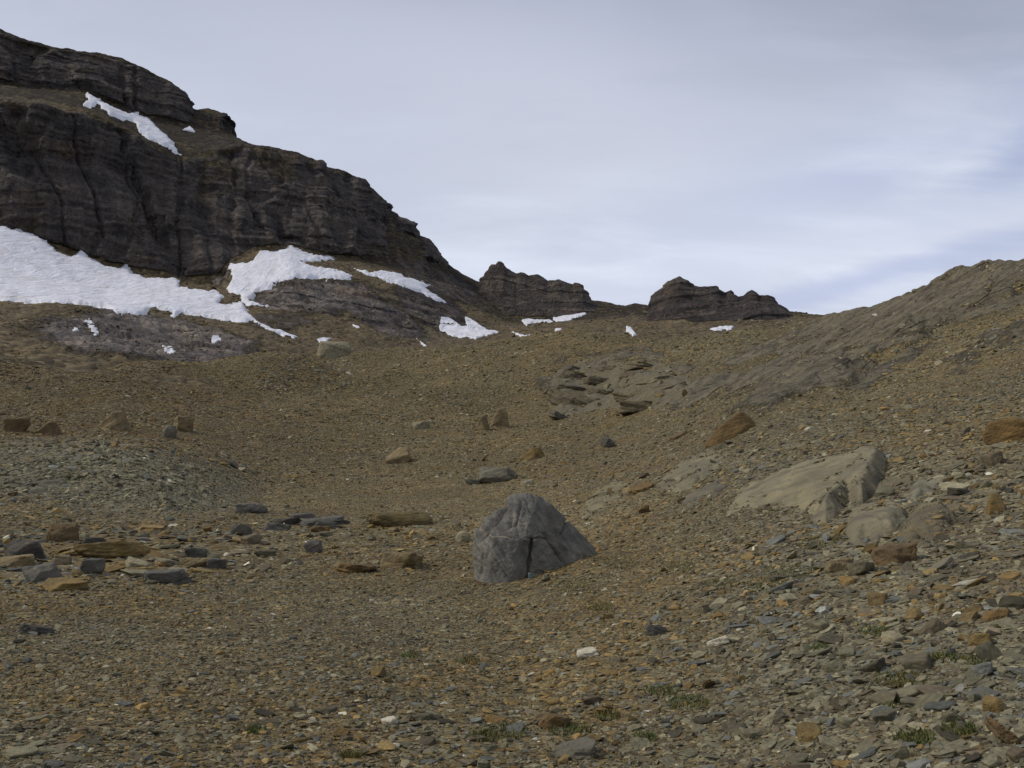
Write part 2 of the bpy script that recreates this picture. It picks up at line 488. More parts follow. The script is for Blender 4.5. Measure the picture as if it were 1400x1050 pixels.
# relief
def ground_relief(X, Y, Z0, D, bed):
    far = smoothstep(20, 70, D)
    mid = smoothstep(6, 25, D)
    h = 3.2 * far * fbm(X / 27, Y / 27, 0 * X, 3, 0.42, 23) * smoothstep(34, 110, D) * smoothstep(260, 120, D) * (0.25 + 0.75 * smoothstep(22, 2, X))
    h = h + (0.06 + 0.34 * far) * fbm(X / 9, Y / 9, 0 * X + 3, 3, 0.5, 31) * (0.3 + 0.7 * mid)
    h = h + (0.035 + 0.09 * far) * fbm(X / 2.2, Y / 2.2, 0 * X + 7, 3, 0.55, 41)
    h = h + 0.012 * fbm(X / 0.5, Y / 0.5, 0 * X + 9, 2, 0.5, 51) * (1 - smoothstep(15, 30, D))
    # inclined beds: ledges where bedrock shows
    wx = X + 1.2 * gnoise(X / 6, Y / 6, Z0 / 6, 61)
    b = -0.50 * wx + 0.86 * Z0 + 0.10 * Y + 0.5 * fbm(X / 5, Y / 5, Z0 / 5, 3, 0.5, 73)
    amp = smoothstep(10, 40, D)
    led = (strata(b / 2.6, 4, 0.16) * 1.6 + strata(b / 0.9, 7, 0.16) * 0.75) * (0.25 + 0.75 * amp)
    whale = 0.8 * gnoise(X / 7, Y / 10, 0 * X, 81) * amp
    crack = -0.25 * amp * np.exp(-(gnoise(X / 6, Y / 9, Z0 / 4, 97) / 0.035) ** 2)
    return h + bed * (led + whale - 1.25 * amp + crack + 0.20 * amp * fbm(X / 1.8, Y / 1.8, Z0 / 1.2, 3, 0.6, 95))


relief = ground_relief(GX, GY, GZ, GD, bed)
crest_rows = smoothstep(0.3, 1.5, GD)
GZ2 = GZ + relief * crest_rows
GP = np.stack([GX, GY, GZ2], -1)

# soil colours as a map of the place
zone = np.zeros((*GD.shape, 3))
BROWN, TAN, RED, GREY, OLIVE = (np.array(c) for c in ((0.130, 0.107, 0.058), (0.164, 0.137, 0.077), (0.104, 0.077, 0.040), (0.130, 0.122, 0.086), (0.124, 0.109, 0.066)))
zone[:] = BROWN
def paint(col, mask):
    global zone
    mk = np.clip(mask, 0, 1)[..., None]
    zone = zone * (1 - mk) + col * mk
wz = 1 + 0.6 * wob
paint(RED, 0.75 * blob(gpx, gpy, 120, 560, 330, 60, 0, 0.5) * wz)
paint(TAN, 0.8 * blob(gpx, gpy, 620, 690, 330, 32, 0, 0.5) * wz)
paint(GREY, 0.95 * blob(gpx, gpy, 140, 655, 200, 48, math.radians(6), 0.3) * wz)
paint(GREY, 0.75 * smoothstep(820, 1150, gpx - 0.25 * (gpy - 800)) * smoothstep(560, 640, gpy) * wz)
paint(OLIVE, 0.8 * smoothstep(840, 960, gpx) * (1 - smoothstep(560, 640, gpy)) * wz)
paint(GREY, 0.5 * blob(gpx, gpy, 480, 780, 200, 60, 0, 0.5) * (0.6 + wob))

me = mesh_from_grid('ground', GP)
set_attr(me, 'zone', zone.reshape(-1, 3), 'FLOAT_COLOR')
set_attr(me, 'bed', bed.ravel())
ground = link('ground', me, MAT_GROUND, kind='structure')

# ------------------------------------------------------------------ the mountain and the peaks
MOUNT = [
    ([(-400, 560, 80), (0, 540, 85), (250, 540, 95), (450, 530, 115), (620, 510, 150), (760, 500, 140), (900, 500, 105), (1060, 485, 85), (1300, 480, 70)], 0),
    ([(-400, 440, 150), (0, 462, 125), (150, 475, 128), (250, 480, 140), (350, 475, 155), (450, 478, 170), (560, 472, 200), (620, 463, 220), (700, 459, 235),
      (760, 452, 215), (860, 462, 170), (900, 462, 160), (1000, 456, 150), (1060, 452, 140), (1300, 450, 120)], 60),
    ([(-400, 405, 200), (0, 412, 185), (100, 417, 190), (200, 430, 190), (330, 441, 195), (400, 440, 205), (500, 440, 215), (560, 440, 230), (620, 442, 250), (700, 447, 270),
      (760, 448, 262), (860, 449, 230), (950, 450, 215), (1060, 445, 210), (1300, 440, 180)], 55),
    ([(-400, 370, 240), (0, 375, 225), (150, 400, 225), (300, 412, 225), (345, 408, 228), (400, 386, 235), (470, 388, 245), (540, 400, 255), (600, 418, 268), (660, 428, 290), (700, 440, 300),
      (760, 441, 295), (860, 438, 270), (950, 446, 250), (1060, 441, 240), (1300, 436, 200)], 50),
    ([(-400, 290, 280), (0, 312, 265), (60, 332, 265), (100, 348, 265), (170, 370, 265), (240, 384, 262), (300, 388, 262), (316, 362, 268), (350, 346, 275), (398, 340, 282), (450, 353, 288),
      (500, 360, 295), (560, 372, 302), (610, 388, 312), (660, 410, 325), (700, 432, 326), (760, 435, 326), (820, 428, 326), (860, 428, 320), (950, 442, 272), (1060, 438, 268), (1140, 435, 270), (1300, 436, 230)], 50),
    ([(-400, 110, 300), (0, 138, 285), (60, 140, 286), (90, 148, 288), (150, 165, 292), (200, 195, 296), (240, 214, 300), (280, 208, 306), (330, 194, 314), (345, 197, 316), (400, 208, 322), (430, 217, 326), (450, 228, 330),
      (470, 233, 333), (490, 243, 336), (500, 250, 338), (515, 262, 340), (528, 274, 343), (532, 286, 345), (545, 293, 347), (560, 306, 350), (575, 318, 353), (595, 345, 358), (610, 359, 361), (635, 376, 368), (655, 384, 374),
      (690, 395, 378), (760, 405, 380), (815, 412, 378), (850, 418, 372), (870, 415, 365), (888, 417, 360), (950, 420, 340), (1060, 425, 320), (1100, 427, 312), (1120, 430, 308), (1140, 434, 304), (1300, 440, 270)], 170),
    ([(-400, 90, 345), (0, 118, 330), (110, 126, 330), (150, 142, 332), (200, 163, 334), (250, 172, 338), (300, 182, 342), (326, 190, 345), (345, 200, 345), (400, 212, 350), (500, 256, 365),
      (600, 362, 385), (655, 390, 400), (760, 410, 405), (850, 422, 395), (1060, 430, 345), (1140, 438, 330), (1300, 445, 300)], 30),
    ([(-400, -60, 370), (-100, 0, 352), (0, 38, 350), (30, 50, 350), (70, 62, 351), (130, 70, 353), (170, 79, 355), (200, 91, 357), (230, 106, 359), (248, 120, 360), (260, 144, 361), (270, 148, 361.5), (285, 145, 362),
      (300, 151, 363), (312, 168, 363), (322, 181, 364), (328, 190, 365), (345, 206, 370), (400, 218, 375), (500, 266, 385), (600, 372, 410), (655, 398, 420), (760, 418, 425), (850, 430, 420), (1060, 436, 370), (1300, 455, 320)], 110),
]
MAZ = np.arctan(np.linspace(-0.80, 0.38, 900))
MD, MZ = build_sheet(MAZ, [], MOUNT, [(1.25, -12.0, 14), (2.5, -150.0, 10)], 2.0, 0.0)


def rock_displace(D, Z, az, tilt, seed, amp, rocky_bias=0.0, fine=1.0, thin=1.0, col=1.0):
    P = np.stack([D * np.sin(az)[None], D * np.cos(az)[None], Z], -1)
    N = grid_normals(np.stack([gsmooth(P[..., i], 5, 0) for i in range(3)], -1))
    N *= np.sign(N[..., 2:3] + 1e-9)
    slope = 1 - N[..., 2]
    n1 = fbm(P[..., 0] / 30, P[..., 1] / 30, P[..., 2] / 30, 4, 0.55, seed + 3)
    rocky = np.clip(smoothstep(0.22, 0.42, slope + 0.10 * n1 + rocky_bias), 0, 1)
    X, Y, Zc = P[..., 0], P[..., 1], P[..., 2]
    s = Zc + tilt * X + 5.0 * fbm(X / 46, Y / 60, Zc / 50, 3, 0.5, seed + 11)
    led = (strata(s / 13.0, seed, 0.18) - 0.5) * 2.6 + (strata(s / 4.2, seed + 1, 0.2) - 0.5) * 2.0 + (strata(s / 1.6, seed + 2, 0.25) - 0.5) * 1.1 * fine * thin
    # joints: u runs along the foot of the wall, so pillars and gullies stand upright
    u = 300.0 * az[None] + 0.06 * Zc + 3.4 * fbm(X / 34, Y / 34, Zc / 26, 3, 0.5, seed + 19)
    lay = np.floor(s / 16.0)
    uj = u + 5.3 * lay
    rib = 3.4 * ridged(u / 26, 0 * u, Zc / 160, 2, 0.5, seed + 21) - 1.6
    cm = col * np.clip(0.95 + 1.3 * fbm(u / 48, 0 * u, Zc / 22, 3, 0.5, seed + 27), 0.05, 1.1)
    rib = rib + cm * (3.6 * (strata(uj / 11.0, seed + 22, 0.14) - 0.5) + 2.0 * (strata((uj + 0.1 * Zc) / 4.3, seed + 23, 0.16) - 0.5) + 0.9 * (strata((uj - 0.1 * Zc) / 1.9, seed + 24, 0.2) - 0.5))
    rib = rib + 0.9 * fbm(X / 12, Y / 12, Zc / 16, 3, 0.55, seed + 28)
    gul = -5.0 * np.exp(-(gnoise((u + 0.08 * Zc) / 21, 0 * u + 0.5, Zc / 110, seed + 31) / 0.06) ** 2) * np.clip(0.5 + fbm(u / 40, 0 * u, Zc / 30, 2, 0.5, seed + 35), 0, 1) - 1.8 * np.exp(-(gnoise((u + 0.15 * Zc) / 8.5, 0 * u + 0.5, Zc / 40, seed + 33) / 0.07) ** 2)
    gul = gul * min(1.0, col + 0.05)
    blk = 0.9 * fbm(X / 6, Y / 6, Zc / 6, 4, 0.6, seed + 41) * fine
    dis = rocky * amp * (led + rib + gul + blk)
    soft = (1 - rocky) * (0.9 * fbm(X / 18, Y / 18, Zc / 18, 4, 0.55, seed + 51) + 0.45 * fbm(X / 3.5, Y / 3.5, Zc / 3.5, 3, 0.6, seed + 61))
    H = N.copy()
    H[..., 2] *= 0.25
    H /= np.linalg.norm(H, axis=-1, keepdims=True)
    P2 = P + H * dis[..., None] + np.array([0, 0, 1.0]) * soft[..., None]
    return P, P2, rocky


mp0, MP, mrock = rock_displace(MD, MZ, MAZ, -0.06, 100, 0.9)
mpx, mpy = project(mp0)
for (cx, cy, rx, ry, r, s) in [(200, 468, 160, 34, 0.12, 0.85), (430, 405, 95, 26, 0.0, 0.7), (520, 430, 70, 20, 0.4, 0.7), (590, 420, 60, 26, 0.5, 0.75), (600, 385, 80, 22, 0.4, 0.6), (380, 440, 60, 14, 0, 0.5)]:
    mrock = np.maximum(mrock, s * blob(mpx, mpy, cx, cy, rx, ry, r, 0.5))
mrock = np.maximum(mrock, 0.42 * smoothstep(275, 300, MD))
extra = fbm(MP[..., 0] / 9, MP[..., 1] / 9, MP[..., 2] / 5, 4, 0.6, 301)
lowrock = np.clip(mrock, 0, 1) * (MD < 262)
sl = MP[..., 2] + 0.10 * MP[..., 0] + 1.4 * fbm(MP[..., 0] / 22, MP[..., 1] / 22, MP[..., 2] / 22, 3, 0.5, 305)
MP[..., 2] += lowrock * (1.0 * extra + 1.6 * (strata(sl / 2.6, 331, 0.15) - 0.5) + 0.8 * (strata(sl / 1.1, 332, 0.2) - 0.5))
MP[..., 1] -= lowrock * (1.8 * (strata(sl / 2.2, 333, 0.15) - 0.5))
me = mesh_from_grid('mountain', MP)
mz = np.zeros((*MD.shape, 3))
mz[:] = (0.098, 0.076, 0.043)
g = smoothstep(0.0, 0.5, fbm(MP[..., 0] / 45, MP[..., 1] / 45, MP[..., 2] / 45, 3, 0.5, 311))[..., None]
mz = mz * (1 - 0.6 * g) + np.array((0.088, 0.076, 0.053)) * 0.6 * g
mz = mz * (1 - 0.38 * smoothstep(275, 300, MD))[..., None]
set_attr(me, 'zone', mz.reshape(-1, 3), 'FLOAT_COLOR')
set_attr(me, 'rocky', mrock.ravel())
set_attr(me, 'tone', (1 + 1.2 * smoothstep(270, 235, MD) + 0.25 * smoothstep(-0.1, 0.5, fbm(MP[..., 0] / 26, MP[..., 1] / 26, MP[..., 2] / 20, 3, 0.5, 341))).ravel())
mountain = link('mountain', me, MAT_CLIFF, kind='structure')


def peak(name, sky, base_y, d0, d1, seed, tilt, ncol, nrow):
    x0, x1 = sky[0][0], sky[-1][0]
    az = np.linspace(pix_ray(x0, 420)[0], pix_ray(x1, 420)[0], ncol)
    low = [(x, base_y + 22, d0 - 14) for x in (x0, x1)]
    base = [(x, base_y, d0) for x in (x0, x1)]
    mid = [(x, y * 0.55 + base_y * 0.45, d0 + (d1 - d0) * 0.45) for x, y in sky]
    top = [(x, y, d1) for x, y in sky]
    D, Z = build_sheet(az, [], [(low, 0), (base, 20), (mid, nrow // 2), (top, nrow // 2)], [(1.05, -4.0, 16), (1.25, -55.0, 12)], 1.5, 0)
    rr = np.arange(D.shape[0])[:, None] + 9 * gnoise(300 * az[None] / 6, 0 * D, 0 * D, seed + 71)
    p0, P, rk = rock_displace(D, Z, az, tilt, seed, 0.24, 0.55, 0.8, 4.5, 0.3)
    rk = rk * (0.25 + 0.75 * smoothstep(20, 36, rr))
    me = mesh_from_grid(name, P)
    set_attr(me, 'zone', np.tile(np.array((0.115, 0.092, 0.058)), (D.size, 1)), 'FLOAT_COLOR')
    set_attr(me, 'rocky', rk.ravel())
    set_attr(me, 'tone', np.ones(D.size))
    return link(name, me, MAT_PEAK, kind='structure')


peak('mountain_peak', [(636, 440), (645, 405), (655, 385), (662, 375), (669, 368), (672, 361), (678, 361), (683, 357), (688, 360), (692, 366), (700, 370), (706, 373), (712, 371), (717, 372), (723, 376), (735, 375), (742, 379),
                       (748, 384), (758, 385), (763, 383), (775, 387), (784, 389), (786, 386), (797, 390), (801, 397), (806, 402), (811, 410), (822, 420), (838, 440)], 436, 322, 348, 500, 0.12, 230, 110)
peak('mountain_peak', [(872, 440), (884, 422), (888, 416), (889, 404), (897, 396), (908, 389), (920, 380), (929, 377), (936, 380), (943, 386), (955, 390), (968, 392), (980, 392), (986, 399), (992, 402), (998, 399), (1003, 402),
                       (1010, 405), (1016, 404), (1022, 399), (1028, 396), (1034, 398), (1039, 403), (1050, 402), (1058, 406), (1066, 414), (1078, 428), (1092, 446)], 443, 264, 290, 600, -0.05, 230, 90)

# ------------------------------------------------------------------ snow patches draped on the mountain
bpy.context.view_layer.update()
DEPS = bpy.context.evaluated_depsgraph_get()


def pix_dir(px, py):
    u, v = (px - CX) / F, (py - CY) / F
    return Vector((u, CT + v * ST, ST - v * CT)).normalized()


CAM = Vector((0, 0, CAM_Z))


def cast(px, py, obj=None):
    d = pix_dir(px, py)
    if obj is not None:
        ok, loc, nor, _ = obj.ray_cast(CAM, d)
    else:
        ok, loc, nor, _, _, _ = scene.ray_cast(DEPS, CAM, d)
    return (loc, nor) if ok else (None, None)


def poly_sdist(px, py, poly):
    """signed distance (inside positive) to a polygon"""
    P = np.array(poly, float)
    Q = np.roll(P, -1, 0)
    best = np.full(px.shape, 1e9)
    inside = np.zeros(px.shape, bool)
    for (x0, y0), (x1, y1) in zip(P, Q):
        ex, ey = x1 - x0, y1 - y0
        t = np.clip(((px - x0) * ex + (py - y0) * ey) / (ex * ex + ey * ey + 1e-9), 0, 1)
        best = np.minimum(best, np.hypot(px - x0 - t * ex, py - y0 - t * ey))
        cr = ((y0 > py) != (y1 > py)) & (px < ex * (py - y0) / (ey + 1e-12) + x0)
        inside ^= cr
    return np.where(inside, best, -best)


def snow_material():
    m, t = new_mat('old_snow')
    co = t.n('ShaderNodeTexCoord').outputs['Object']
    st = t.n('ShaderNodeMapping', {'Vector': co, 'Rotation': (0, 0, 0.5), 'Scale': (0.5, 0.14, 0.2)}).outputs[0]
    a = t.noise(st, 1.0, 5, 0.6, 0.6).outputs[0]
    b = t.noise(co, 0.8, 5, 0.6).outputs[0]
    c = t.ramp(t.math('ADD', t.math('MULTIPLY', a, 0.6), t.math('MULTIPLY', b, 0.4)),
               [(0.30, (0.46, 0.45, 0.46)), (0.46, (0.61, 0.61, 0.64)), (0.62, (0.71, 0.72, 0.76))])
    grit = t.noise(t.n('ShaderNodeMapping', {'Vector': co, 'Scale': (0.25, 0.08, 0.2)}).outputs[0], 1.0, 6, 0.7, 0.5).outputs[0]
    c = t.mix(t.maprange(grit, 0.52, 0.72, 0.0, 0.45), c, (0.40, 0.36, 0.31))
    h = t.math('ADD', t.math('MULTIPLY', a, 1.6), t.math('MULTIPLY', b, 0.6))
    bump = t.n('ShaderNodeBump', {'Strength': 0.6, 'Distance': 1.0, 'Height': h})
    finish(t, c, 0.7, bump.outputs[0], 0.3)
    return m


MAT_SNOW = snow_material()
SNOW = [
    ('broad snowfield under the dark cliff at the left edge', [(-60, 292), (0, 310), (25, 316), (45, 322), (60, 330), (75, 345), (95, 352), (105, 350), (110, 344), (125, 355), (140, 365), (165, 368), (172, 363), (180, 375), (200, 382), (242, 381), (245, 393), (270, 397), (298, 400), (303, 405), (298, 416), (310, 418), (330, 415), (335, 422), (347, 438), (330, 441), (300, 438), (265, 433), (250, 429), (240, 432), (212, 422), (203, 424), (198, 429), (185, 433), (160, 430), (140, 420), (100, 416), (60, 418), (20, 413), (-60, 408)]),
    ('snowfield with a pointed right tail above the rounded grey hump', [(315, 362), (335, 362), (345, 357), (357, 344), (375, 346), (398, 339), (420, 348), (455, 354), (420, 358), (418, 362), (440, 366), (478, 376), (480, 382), (465, 385), (430, 380), (400, 382), (380, 388), (360, 398), (345, 405), (342, 412), (350, 416), (365, 418), (340, 420), (332, 413), (330, 405), (315, 402), (312, 395), (318, 380), (316, 370)]),
    ('slanting snow strip on the ledge below the right end of the cliff', [(485, 368), (500, 372), (505, 376), (520, 371), (545, 376), (580, 388), (586, 390), (578, 393), (592, 402), (608, 413), (595, 413), (580, 404), (548, 393), (540, 390), (520, 382), (503, 377)]),
    ('snow patch with two points at the top, below the slanting strip', [(603, 433), (612, 433), (632, 446), (638, 445), (635, 432), (650, 440), (665, 450), (684, 454), (650, 463), (620, 461), (600, 450)]),
    ('long snow ribbon on the terrace high on the mountain', [(120, 128), (135, 138), (165, 153), (185, 156), (200, 163), (215, 175), (230, 190), (247, 213), (225, 203), (200, 188), (187, 178), (187, 170), (170, 165), (150, 158), (133, 143), (126, 148), (115, 143), (120, 137)]),
    ('bright four-sided snow patch at the foot of the jagged central peak', [(756, 434), (766, 427), (800, 426), (802, 430), (785, 436), (770, 440), (755, 438)]),
    ('thin snow patch left of the bright one under the central peak', [(712, 437), (721, 435), (731, 437), (752, 437), (757, 440), (742, 440), (728, 441), (720, 446)]),
    ('curved snow line along the brown crest below the central peak', [(700, 454), (709, 456), (718, 459), (735, 456), (736, 460), (715, 462)]),
    ('tiny upright snow patch under the bright four-sided patch', [(759, 450), (769, 448), (767, 456), (761, 457)]),
    ('small snow hook in the gully left of the right peak', [(857, 446), (863, 448), (871, 459), (865, 460), (855, 452)]),
    ('flat snow sliver below the right peak', [(967, 450), (985, 446), (1005, 446), (1000, 450), (980, 452)]),
    ('snow streak trailing right from the tip of the broad snowfield', [(346, 437), (354, 440), (372, 449), (386, 452), (406, 460), (402, 463), (382, 458), (366, 451), (348, 441)]),
    ('small snow patch above the pale rounded rock', [(433, 464), (440, 462), (453, 462), (446, 468), (436, 468)]),
    ('thin slanting snow dash on the brown slope', [(355, 479), (362, 482), (371, 490), (364, 490)]),
    ('torn snow streak on the dark bedrock under the broad snowfield', [(114, 440), (122, 434), (128, 440), (136, 455), (131, 461), (124, 453)]),
    ('speck of snow at the left end of the dark bedrock', [(100, 448), (110, 447), (107, 453), (98, 455)]),
    ('snow flecks at the foot of the dark bedrock', [(222, 472), (234, 474), (242, 480), (232, 485), (224, 481)]),
    ('snow fleck at the right end of the dark bedrock', [(287, 461), (297, 457), (305, 463), (297, 469), (289, 470)]),
    ('small snow patch beside the ribbon on the high terrace', [(249, 178), (260, 172), (268, 181), (258, 180)]),
    ('short snow dash on the brown slope under the grey hump', [(481, 443), (487, 445), (493, 449), (487, 449)]),
    ('slender snow streak above the two-pointed patch', [(569, 462), (575, 466), (583, 473), (577, 472)]),
]
for label, poly in SNOW:
    A = np.array(poly, float)
    x0, y0 = A.min(0) - 7
    x1, y1 = A.max(0) + 7
    small = (x1 - x0) * (y1 - y0) < 6000
    step = 0.6 if small else 1.7
    soft = 0.8 if small else 2.2
    xs, ys = np.arange(x0, x1 + step, step), np.arange(y0, y1 + step, step)
    GXp, GYp = np.meshgrid(xs, ys)
    tiny = 'bedrock' in label and small
    wobx = 2.6 * fbm(GXp / 5, GYp / 3.5, 0 * GXp, 3, 0.7, 7) - 0.5 if tiny else 1.3 * soft * fbm(GXp / 13, GYp / 9, 0 * GXp, 4, 0.65, 7)
    sdist = poly_sdist(GXp, GYp, poly) + wobx
    need = sdist > -2.2 * soft
    R = np.full(GXp.shape, np.nan)
    for i, j in zip(*np.nonzero(need)):
        loc, _ = cast(GXp[i, j], GYp[i, j], mountain)
        if loc is None:
            continue
        R[i, j] = (loc - CAM).length
    med = np.nanmedian(R[sdist > 0]) if (sdist > 0).any() else np.nanmedian(R)
    ok = need & np.isfinite(R) & (np.abs(R / med - 1) < 0.45)
    Rm = np.where(ok, R, 0.0)
    wgt = ok.astype(float)
    sg = 1.6 if small else 2.2
    Rs = gsmooth(gsmooth(Rm, sg, 0), sg, 1) / np.maximum(gsmooth(gsmooth(wgt, sg, 0), sg, 1), 1e-6)
    u, v = (GXp - CX) / F, (GYp - CY) / F
    dirs = np.stack([u, CT + v * ST, ST - v * CT], -1)
    dirs /= np.linalg.norm(dirs, axis=-1, keepdims=True)
    pos = np.array(CAM) + dirs * Rs[..., None]
    scl = med / 250.0
    off = scl * (-0.55 + (0.70 if tiny else 0.85 if small else 1.25) * smoothstep(-2.0 * soft, 1.5 * soft, sdist))
    pos += np.array([0, -0.35, 0.93]) * off[..., None]
    pos[..., 2] += 0.10 * scl * fbm(pos[..., 0] / 3, pos[..., 1] / 3, pos[..., 2] / 3, 2, 0.5, 9)
    idx = -np.ones(ok.shape, int)
    idx[ok] = np.arange(ok.sum())
    q = np.stack([idx[1:, :-1], idx[1:, 1:], idx[:-1, 1:], idx[:-1, :-1]], -1).reshape(-1, 4)
    q = q[(q >= 0).all(1)]
    if len(q) < 4:
        continue
    top = pos[ok]
    nv = len(top)
    # closed body: the same sheet again, lower down, joined round the rim
    bot = top - np.array([0, -0.35, 0.93]) * 1.6 * scl
    ed = {}
    for f in q:
        for k in range(4):
            e = (int(f[k]), int(f[(k + 1) % 4]))
            if (e[1], e[0]) in ed:
                del ed[(e[1], e[0])]
            else:
                ed[e] = 1
    rim = np.array([[e[1], e[0], e[0] + nv, e[1] + nv] for e in ed]) if ed else np.zeros((0, 4), int)
    faces = np.concatenate([q, q[:, ::-1] + nv, rim])
    me = mesh_from_arrays('snow_patch', np.concatenate([top, bot]), faces)
    link('snow_patch', me, MAT_SNOW, label=label, category='snow patch', group='old snow patches on the mountain', kind='thing')

# ------------------------------------------------------------------ rocks
def rock_material(name, tint_object=True):
    m, t = new_mat(name)
    co = t.n('ShaderNodeTexCoord').outputs['Object']
    oi = t.n('ShaderNodeObjectInfo')
    base = oi.outputs['Color']
    off = t.n('ShaderNodeVectorMath', {0: co, 1: t.n('ShaderNodeCombineXYZ', {0: t.math('MULTIPLY', oi.outputs['Random'], 40.0)}).outputs[0]}, operation='ADD').outputs[0]
    a = t.noise(off, 2.2, 8, 0.65, 0.3).outputs[0]
    st = t.map_rs(off, (0.3, 0.35, 0.2), (0.8, 0.8, 5.0))
    b = t.noise(st, 1.4, 6, 0.6, 0.25).outputs[0]
    c = t.mix(1.0, base, t.ramp(a, [(0.28, (0.55, 0.54, 0.55)), (0.48, g3(0.95)), (0.6, (1.15, 1.12, 1.05)), (0.78, (1.5, 1.45, 1.35))]), 'MULTIPLY')
    c = t.mix(0.7, c, t.mix(1.0, c, t.ramp(b, [(0.3, (0.62, 0.60, 0.60)), (0.5, g3(1.0)), (0.72, (1.35, 1.28, 1.15))]), 'MULTIPLY'))
    lich = t.noise(off, 9.0, 4, 0.6).outputs[0]
    c = t.mix(t.maprange(lich, 0.60, 0.70, 0.0, 0.35), c, (0.26, 0.23, 0.16))
    c = t.mix(1.0, c, (1.0, 1.0, 0.91), 'MULTIPLY')
    h = t.math('ADD', t.math('MULTIPLY', a, 0.09), t.math('MULTIPLY', b, 0.09))
    h = t.math('ADD', h, t.math('MULTIPLY', t.noise(off, 11.0, 5, 0.7).outputs[0], 0.045))
    bump = t.n('ShaderNodeBump', {'Strength': 0.9, 'Distance': 1.0, 'Height': h})
    finish(t, c, 0.88, bump.outputs[0], 0.25)
    return m


MAT_ROCK = rock_material('boulder_rock')
_ICO = {}


def ico(sub):
    if sub not in _ICO:
        bm = bmesh.new()
        bmesh.ops.create_icosphere(bm, subdivisions=sub, radius=1.0)
        bm.verts.ensure_lookup_table()
        v = np.array([p.co[:] for p in bm.verts])
        f = np.array([[q.index for q in p.verts] for p in bm.faces])
        bm.free()
        _ICO[sub] = (v / np.linalg.norm(v, axis=1, keepdims=True), f)
    return _ICO[sub]


def polytope(dirs, nrm, off, p=22.0):
    q = np.maximum(dirs @ nrm.T / off[None], 1e-4)
    m = q.max(1, keepdims=True)
    return (1.0 / m[:, 0]) * ((q / m) ** p).sum(1) ** (-1.0 / p)


def rotm(rx, ry, rz):
    return np.array(Matrix.Rotation(rz, 3, 'Z') @ Matrix.Rotation(ry, 3, 'Y') @ Matrix.Rotation(rx, 3, 'X'))


HULLS = {
    'ridge': [(-35, 0, -20), (-31, -6, -9), (-8, -15, 8), (12, -7, 20), (20, 4, 18), (33, 0, 6), (34, -8, -10), (20, -17, -16), (-20, -14, -20), (-30, 14, -20), (10, 16, 14), (30, 14, 0), (25, 14, -20), (-18, -9, -2)],
    'gable': [(-26, 0, -13), (-21, -8, -4), (-2, -8, 12), (12, -2, 14), (26, 2, -6), (22, 8, -14), (6, -13, -7), (0, 10, 10), (-15, 10, 0), (-10, -12, -13), (15, -8, -14), (-24, 8, -14)],
    'fin': [(-13, -8, -15), (-12, 8, -14), (-1, -9, 13), (8, -3, 16), (13, -6, 9), (14, -9, -12), (14, 8, -10), (4, 10, 9), (-9, -4, 0)],
}


def hull_planes(pts, cen):
    bm = bmesh.new()
    for c in pts:
        bm.verts.new(c)
    bmesh.ops.convex_hull(bm, input=bm.verts)
    bm.normal_update()
    nrm = np.array([f.normal[:] for f in bm.faces])
    off = np.array([(np.array(f.verts[0].co) - cen) @ np.array(f.normal) for f in bm.faces])
    bm.free()
    nrm[off < 0] *= -1
    return nrm, np.abs(off)


def rock_points(seed, style, sub, roll=0.0):
    r = np.random.default_rng(seed)
    v, f = ico(sub)
    if style in HULLS:
        K = np.array(HULLS[style], float) / 30.0
        nrm, off = hull_planes(K, K.mean(0))
        p = v * polytope(v, nrm, np.maximum(off, 0.02), 45.0)[:, None]
        n = fbm(p[:, 0] * 2 + seed, p[:, 1] * 2, p[:, 2] * 2, 5, 0.55, seed)
        lay = -0.52 * p[:, 0] + 0.85 * p[:, 2] + 0.05 * n
        led = strata(lay * 6, seed, 0.25) - 0.5
        return p * (1 + 0.045 * n + 0.10 * led * smoothstep(0.05, -0.25, p[:, 1]))[:, None], f
    npl = {'block': 5, 'slab': 7, 'round': 12, 'wedge': 3, 'ledge': 9}[style]
    nrm = r.normal(size=(npl, 3))
    if style in ('slab', 'ledge'):
        nrm[:, 2] *= 0.5
        nrm = np.concatenate([nrm, [[0.05, 0.1, 1.0], [-0.05, 0, -1.0]]])
    if style == 'wedge':
        nrm = np.concatenate([nrm, [[-0.75, -0.3, 0.65], [0.8, -0.4, 0.5], [0.1, -0.9, 0.25], [0, 0, -1.0]]])
    nrm = np.concatenate([nrm, np.eye(3), -np.eye(3)])
    nrm /= np.linalg.norm(nrm, axis=1, keepdims=True)
    off = r.uniform(0.62, 0.95, len(nrm))
    off[-6:] = r.uniform(0.85, 1.05, 6)
    if style in ('slab', 'ledge'):
        off[npl:npl + 2] = 0.5
    if style == 'round':
        off = r.uniform(0.85, 1.0, len(nrm))
    rad = polytope(v, nrm, off, 14.0 if style == 'round' else 70.0)
    p = v * rad[:, None]
    s = seed * 3.7
    n = fbm(p[:, 0] * 1.6 + s, p[:, 1] * 1.6, p[:, 2] * 1.6, 5, 0.55, seed)
    lay = p @ (rotm(0.3, 0.25, 0.1) @ np.array([0.1, 0.1, 1.0])) + 0.08 * fbm(p[:, 0] + s, p[:, 1], p[:, 2], 3, 0.5, seed + 5)
    led = strata(lay * (7 if style == 'ledge' else 5), seed, 0.25) - 0.5
    crk = np.exp(-(gnoise(p[:, 0] * 1.3 + s, p[:, 1] * 1.3, p[:, 2] * 1.3, seed + 9) / 0.03) ** 2)
    p = p * (1 + 0.055 * n + (0.12 if style in ('slab', 'ledge') else 0.05) * led - 0.06 * crk)[:, None]
    if style in ('slab', 'ledge'):
        p[:, 2] *= 0.45
    p = p @ rotm(r.uniform(-.15, .15), math.radians(-roll), r.uniform(-.4, .4)).T
    return p, f


